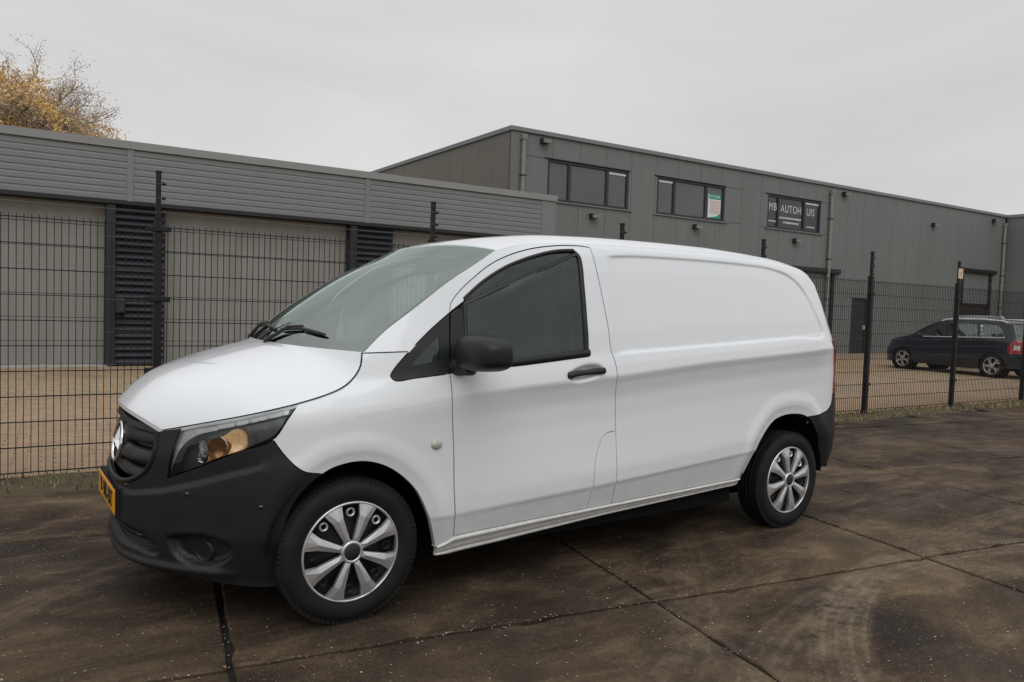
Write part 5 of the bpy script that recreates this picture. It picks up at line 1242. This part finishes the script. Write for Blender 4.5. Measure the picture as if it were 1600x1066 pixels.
# ================================================================== OTHER CARS
def make_car(name, label, paint, T, group=None):
    car = thing(name, label, 'car', T, group); yc = .90
    out = [(-.90, yc), (-.885, .62), (-.83, .40), (-.72, .22), (-.52, .09), (-.2, .02), (.4, 0), (1.5, -.005), (2.6, .0), (3.0, .03), (3.27, .10), (3.39, .25), (3.44, .5), (3.45, yc)]
    fe = [[(-3, .22), (6, .22)], [(-3, .55), (6, .60)], [(-3, .66), (-.3, .86), (.3, .92), (1.5, .96), (3.6, 1.0)], [(-3, .9), (-.3, 1.2), (.6, 1.48), (1.6, 1.50), (2.6, 1.50), (3.6, 1.42)]]
    sdp = [(0, .05), (.4, .01), (1, 0), (1.5, .004), (2, .018), (2.1, .03), (3, .19), (3.3, .30)]; nse = [(0, .03), (.7, 0), (1, .02), (2, .10), (3, .4)]; rr = [(0, .03), (1, 0), (1.8, .01), (2, .03), (3, .30)]
    W = Wall(out, [(-1.4, nse), (-.6, nse), (.2, sdp), (3.0, sdp), (3.5, rr), (5, rr)], fe, yc); W.yc = yc
    top = cv((-.98, .70), (-.7, .83), (-.3, .925), (.05, .985), (.22, 1.03)); scr = cv((.22, 1.03), (.55, 1.24), (.86, 1.40), (1.02, 1.46)); rf = cv((1.02, 1.46), (1.4, 1.50), (2.0, 1.515), (2.6, 1.50), (2.95, 1.465), (3.12, 1.42))
    rear_ = cv((3.12, 1.42), (3.24, 1.20), (3.33, 1.02), (3.35, .95))
    arch = lambda cx, n=16: np.array([(cx+.355*math.cos(a), .31+.355*math.sin(a)) for a in np.linspace(math.pi*1.05, -math.pi*.05, n)])
    winF = loop(.04, cv((.62, 1.01), (.50, 1.03), (.66, 1.17), (.90, 1.33), (1.12, 1.415), (1.26, 1.43)), np.array([(1.26, 1.43), (1.33, 1.03), (.62, 1.01)]))
    winM = loop(.04, np.array([(1.42, 1.035), (1.36, 1.435)]), cv((1.36, 1.435), (1.8, 1.445), (2.16, 1.44)), np.array([(2.16, 1.44), (2.28, 1.065), (1.42, 1.035)]))
    winR = loop(.04, np.array([(2.36, 1.07), (2.25, 1.437)]), cv((2.25, 1.437), (2.62, 1.42), (2.80, 1.37), (2.94, 1.20), (3.00, 1.09)), np.array([(3.00, 1.09), (2.36, 1.07)]))
    P = loop(.04, top, scr, rf, rear_, np.array([(3.35, .95), (W.s1, .95), (W.s1, .30), (3.25, .27), (3.055, .29)]), arch(2.703)[::-1], np.array([(2.35, .22), (.36, .22)]), arch(0.)[::-1], np.array([(-.35, .24), (-.7, .20), (W.s0, .20), (W.s0, .70), (-.98, .70)]))
    P = P.copy()
    b1 = vp('body', paint, car, panel(W, P, holes=[ccw(winF), ccw(winM), ccw(winR)], h=.07, gap=.0, sym=None, flange=.02), weld=True)
    b2 = vp('body_far_side', paint, car, panel(W, P, holes=[ccw(winF), ccw(winM), ccw(winR)], h=.07, gap=0, side=-1, flange=.02), weld=True)
    for w_ in (winF, winM, winR):
        for sd_ in (1, -1): vp('window', 'mpv_glass', car, panel(W, w_, off=.01, gap=-.01, h=.15, side=sd_, flange=0))
    E = resample(top, .06); E3 = W.P(E[:, 0], E[:, 1]); mb, _ = loft(E3, np.interp(E[:, 0], [-1, .2], [.12, .2]), np.interp(E[:, 0], [-1, -.7, .22], [.03, .08, .06]), 2.6, m=25, yc=yc); vp('hood', paint, car, mb)
    E = resample(scr, .06); E3 = W.P(E[:, 0], E[:, 1]); n = len(E); mb, _ = loft(E3, np.linspace(.2, .1, n), np.full(n, .055), 2.6, m=25, yc=yc); vp('windscreen', 'mpv_glass', car, mb)
    E = resample(rf, .06); E3 = W.P(E[:, 0], E[:, 1]); n = len(E); mb, _ = loft(E3, np.interp(E[:, 0], [1, 1.6, 3.2], [.1, 0, -.08]), np.full(n, .06), 4, m=25, yc=yc); vp('roof', paint, car, mb)
    E = resample(rear_, .06); E3 = W.P(E[:, 0], E[:, 1]); n = len(E); mb, _ = loft(E3, np.full(n, -.10), np.linspace(.05, .02, n), 2.6, m=25, yc=yc); vp('rear_window', 'mpv_glass', car, mb)
    for sd_ in (1, -1):
        f = (lambda y: y) if sd_ > 0 else (lambda y: 2*yc-y)
        pts = [W.P(s, z, -.004+d) for s, z, d in ((1.10, 1.47, .02), (1.2, 1.52, .03), (1.6, 1.545, .035), (2.3, 1.548, .035), (2.85, 1.515, .03), (3.0, 1.46, .03))]
        vp('roof_rail', 'mpv_chrome', car, MB().tube([(x, f(y), z) for x, y, z in pts], .030, 8))
        pts = [W.P(s, z, -.004) for s, z in ((.55, 1.005), (1.0, 1.018), (1.6, 1.035), (2.3, 1.058), (3.0, 1.08))]
        vp('chrome_strip', 'mpv_chrome', car, MB().tube([(x, f(y), z) for x, y, z in pts], .016, 6))
        vp('side_strip', 'plastic_dark', car, sweep(W, .5, 2.2, [(.0, 1), (-.012, .8), (-.012, .2), (0, 0)], 12, sd_, zt=lambda s: .50+s*.01, zb=lambda s: .43+s*.01))
        hp = loop(.03, cv((-.62, .80), (-.86, .76), (-1.0, .70), (-.98, .60), (-.80, .63), (-.62, .80)))
        vp('headlight', 'clear_lens', car, panel(W, hp, off=-.006, gap=0, side=sd_))
        tp = loop(.03, cv((3.20, 1.02), (3.10, .80), (3.12, .68), (3.35, .68), (3.52, .72), (3.50, 1.00), (3.20, 1.02)))
        tl_ = vp('tail_lamp', 'red_lens', car, panel(W, tp, off=-.010, gap=0, side=sd_))
        vp('tail_lens', 'clear_lens', tl_, panel(W, np.array([(3.23, .76), (3.38, .76), (3.40, .90), (3.26, .90)]), off=-.016, gap=0, side=sd_))
        for hx, hz in ((1.22, .93), (2.18, .96)):
            q = W.P(hx, hz, -.02); vp('door_handle', paint, car, MB().tube([(q[0]-.08, f(q[1]), q[2]), (q[0]+.08, f(q[1]), q[2]+.004)], .015, 6))
        for seam in ([(.48, .30), (.46, .7), (.50, 1.0)], [(1.37, .26), (1.38, 1.02), (1.31, 1.44)], [(2.33, 1.06), (2.40, .75), (2.30, .60)]):
            vp('door_seam', 'void', car, MB().tube([(x, f(y), z) for x, y, z in (W.P(s, z, .0015) for s, z in resample(np.array(seam), .1))], .004, 4))
        c = Vector((.66, f(-.10), 1.05)); mm = MB(); n = 10; vs = [(c.x+.05*math.cos(t)*(1 if math.cos(t) < 0 else .5)*math.cos(v), c.y+.11*math.sin(v), c.z+.065*math.sin(t)*math.cos(v)**.5) for v in np.linspace(-1.5, 1.5, 8) for t in np.linspace(0, 2*math.pi, n, endpoint=False)]
        mm.add(vs, [(i*n+j, i*n+(j+1) % n, (i+1)*n+(j+1) % n, (i+1)*n+j) for i in range(7) for j in range(n)], True); vp('door_mirror', paint, car, mm)
        for wx in (0, 2.703):
            TW = Matrix.Translation((wx, 0 if sd_ > 0 else 2*yc, .31)) @ (Matrix.Identity(4) if sd_ > 0 else Matrix.Rotation(math.pi, 4, 'Z'))
            vp('wheel_housing', 'void', car, MB().lathe([(.36, .03), (.36, .30), (0, .30)], 24, TW))
    mb = MB(); mb.box(-.6, 3.2, .30, 2*yc-.30, .20, .5); mb.box(.4, 2.3, .08, .31, .22, .5); mb.box(.4, 2.3, 2*yc-.31, 2*yc-.08, .22, .5); mb.box(.5, 3.1, .2, 2*yc-.2, .5, .62); vp('underbody', 'void', car, mb)
    for y in (.48, 1.32):
        for x in (1.15, 2.1):
            mb = MB(); mb.bbox(x-.06, x+.08, y-.22, y+.22, .62, 1.15, .03); mb.bbox(x-.03, x+.05, y-.12, y+.12, 1.17, 1.34, .02); vp('seat', 'grey_cloth', car, mb)
    for (x, y, fl, sp) in ((0, .03, False, .2), (2.703, .03, False, .6), (0, 2*yc-.03, True, 0), (2.703, 2*yc-.03, True, 0)):
        wh = make_wheel(car, x, y, R=.315, rr=.225, w=.205, flip=fl, spin=sp)
        m = MB(); m.lathe([(.226, .02), (.228, .002), (.214, .0), (.208, .02)], 40)
        for k in range(5):
            Tk = Matrix.Rotation(-2*math.pi*k/5, 4, 'Y')
            m.add([Tk @ Vector(v) for v in ((.05, .0, -.035), (.05, 0, .035), (.13, -.006, .030), (.215, .002, .075), (.215, .002, .035), (.165, -.002, 0), (.215, .002, -.035), (.215, .002, -.075), (.13, -.006, -.030))], [(0, 1, 2, 8), (2, 3, 4, 5), (8, 5, 6, 7), (2, 5, 8)])
        m.lathe([(0, -.012), (.035, -.010), (.058, .002)], 20); al = m.build('alloy_wheel', M['alloy'], wh)
        m = MB(); m.lathe([(.0, .05), (.21, .06), (.22, .02)], 30); m.build('brake', M['steel'], al)
    return car
CA = math.atan2(-2.59, -.46)   # runs away from the fence
TC = frame_T(20.98, 8.90, CA)
make_car('parked_car', 'dark blue estate car with silver roof rails parked behind the fence at the far right', 'mpv', TC)
make_car('parked_car', 'silver car parked nose on behind the dark blue estate, only its roof showing', 'silver_paint', frame_T(25.3, 7.75, R_(24)) @ Matrix.Scale(1.09, 4, (0, 0, 1)))
make_car('parked_car', 'black car parked farthest, its bonnet and windscreen behind the dark blue car front', 'dark_paint', TC @ Matrix.Translation((-1.9, 4.9, .0)) @ Matrix.Scale(1.02, 4, (0, 0, 1)))
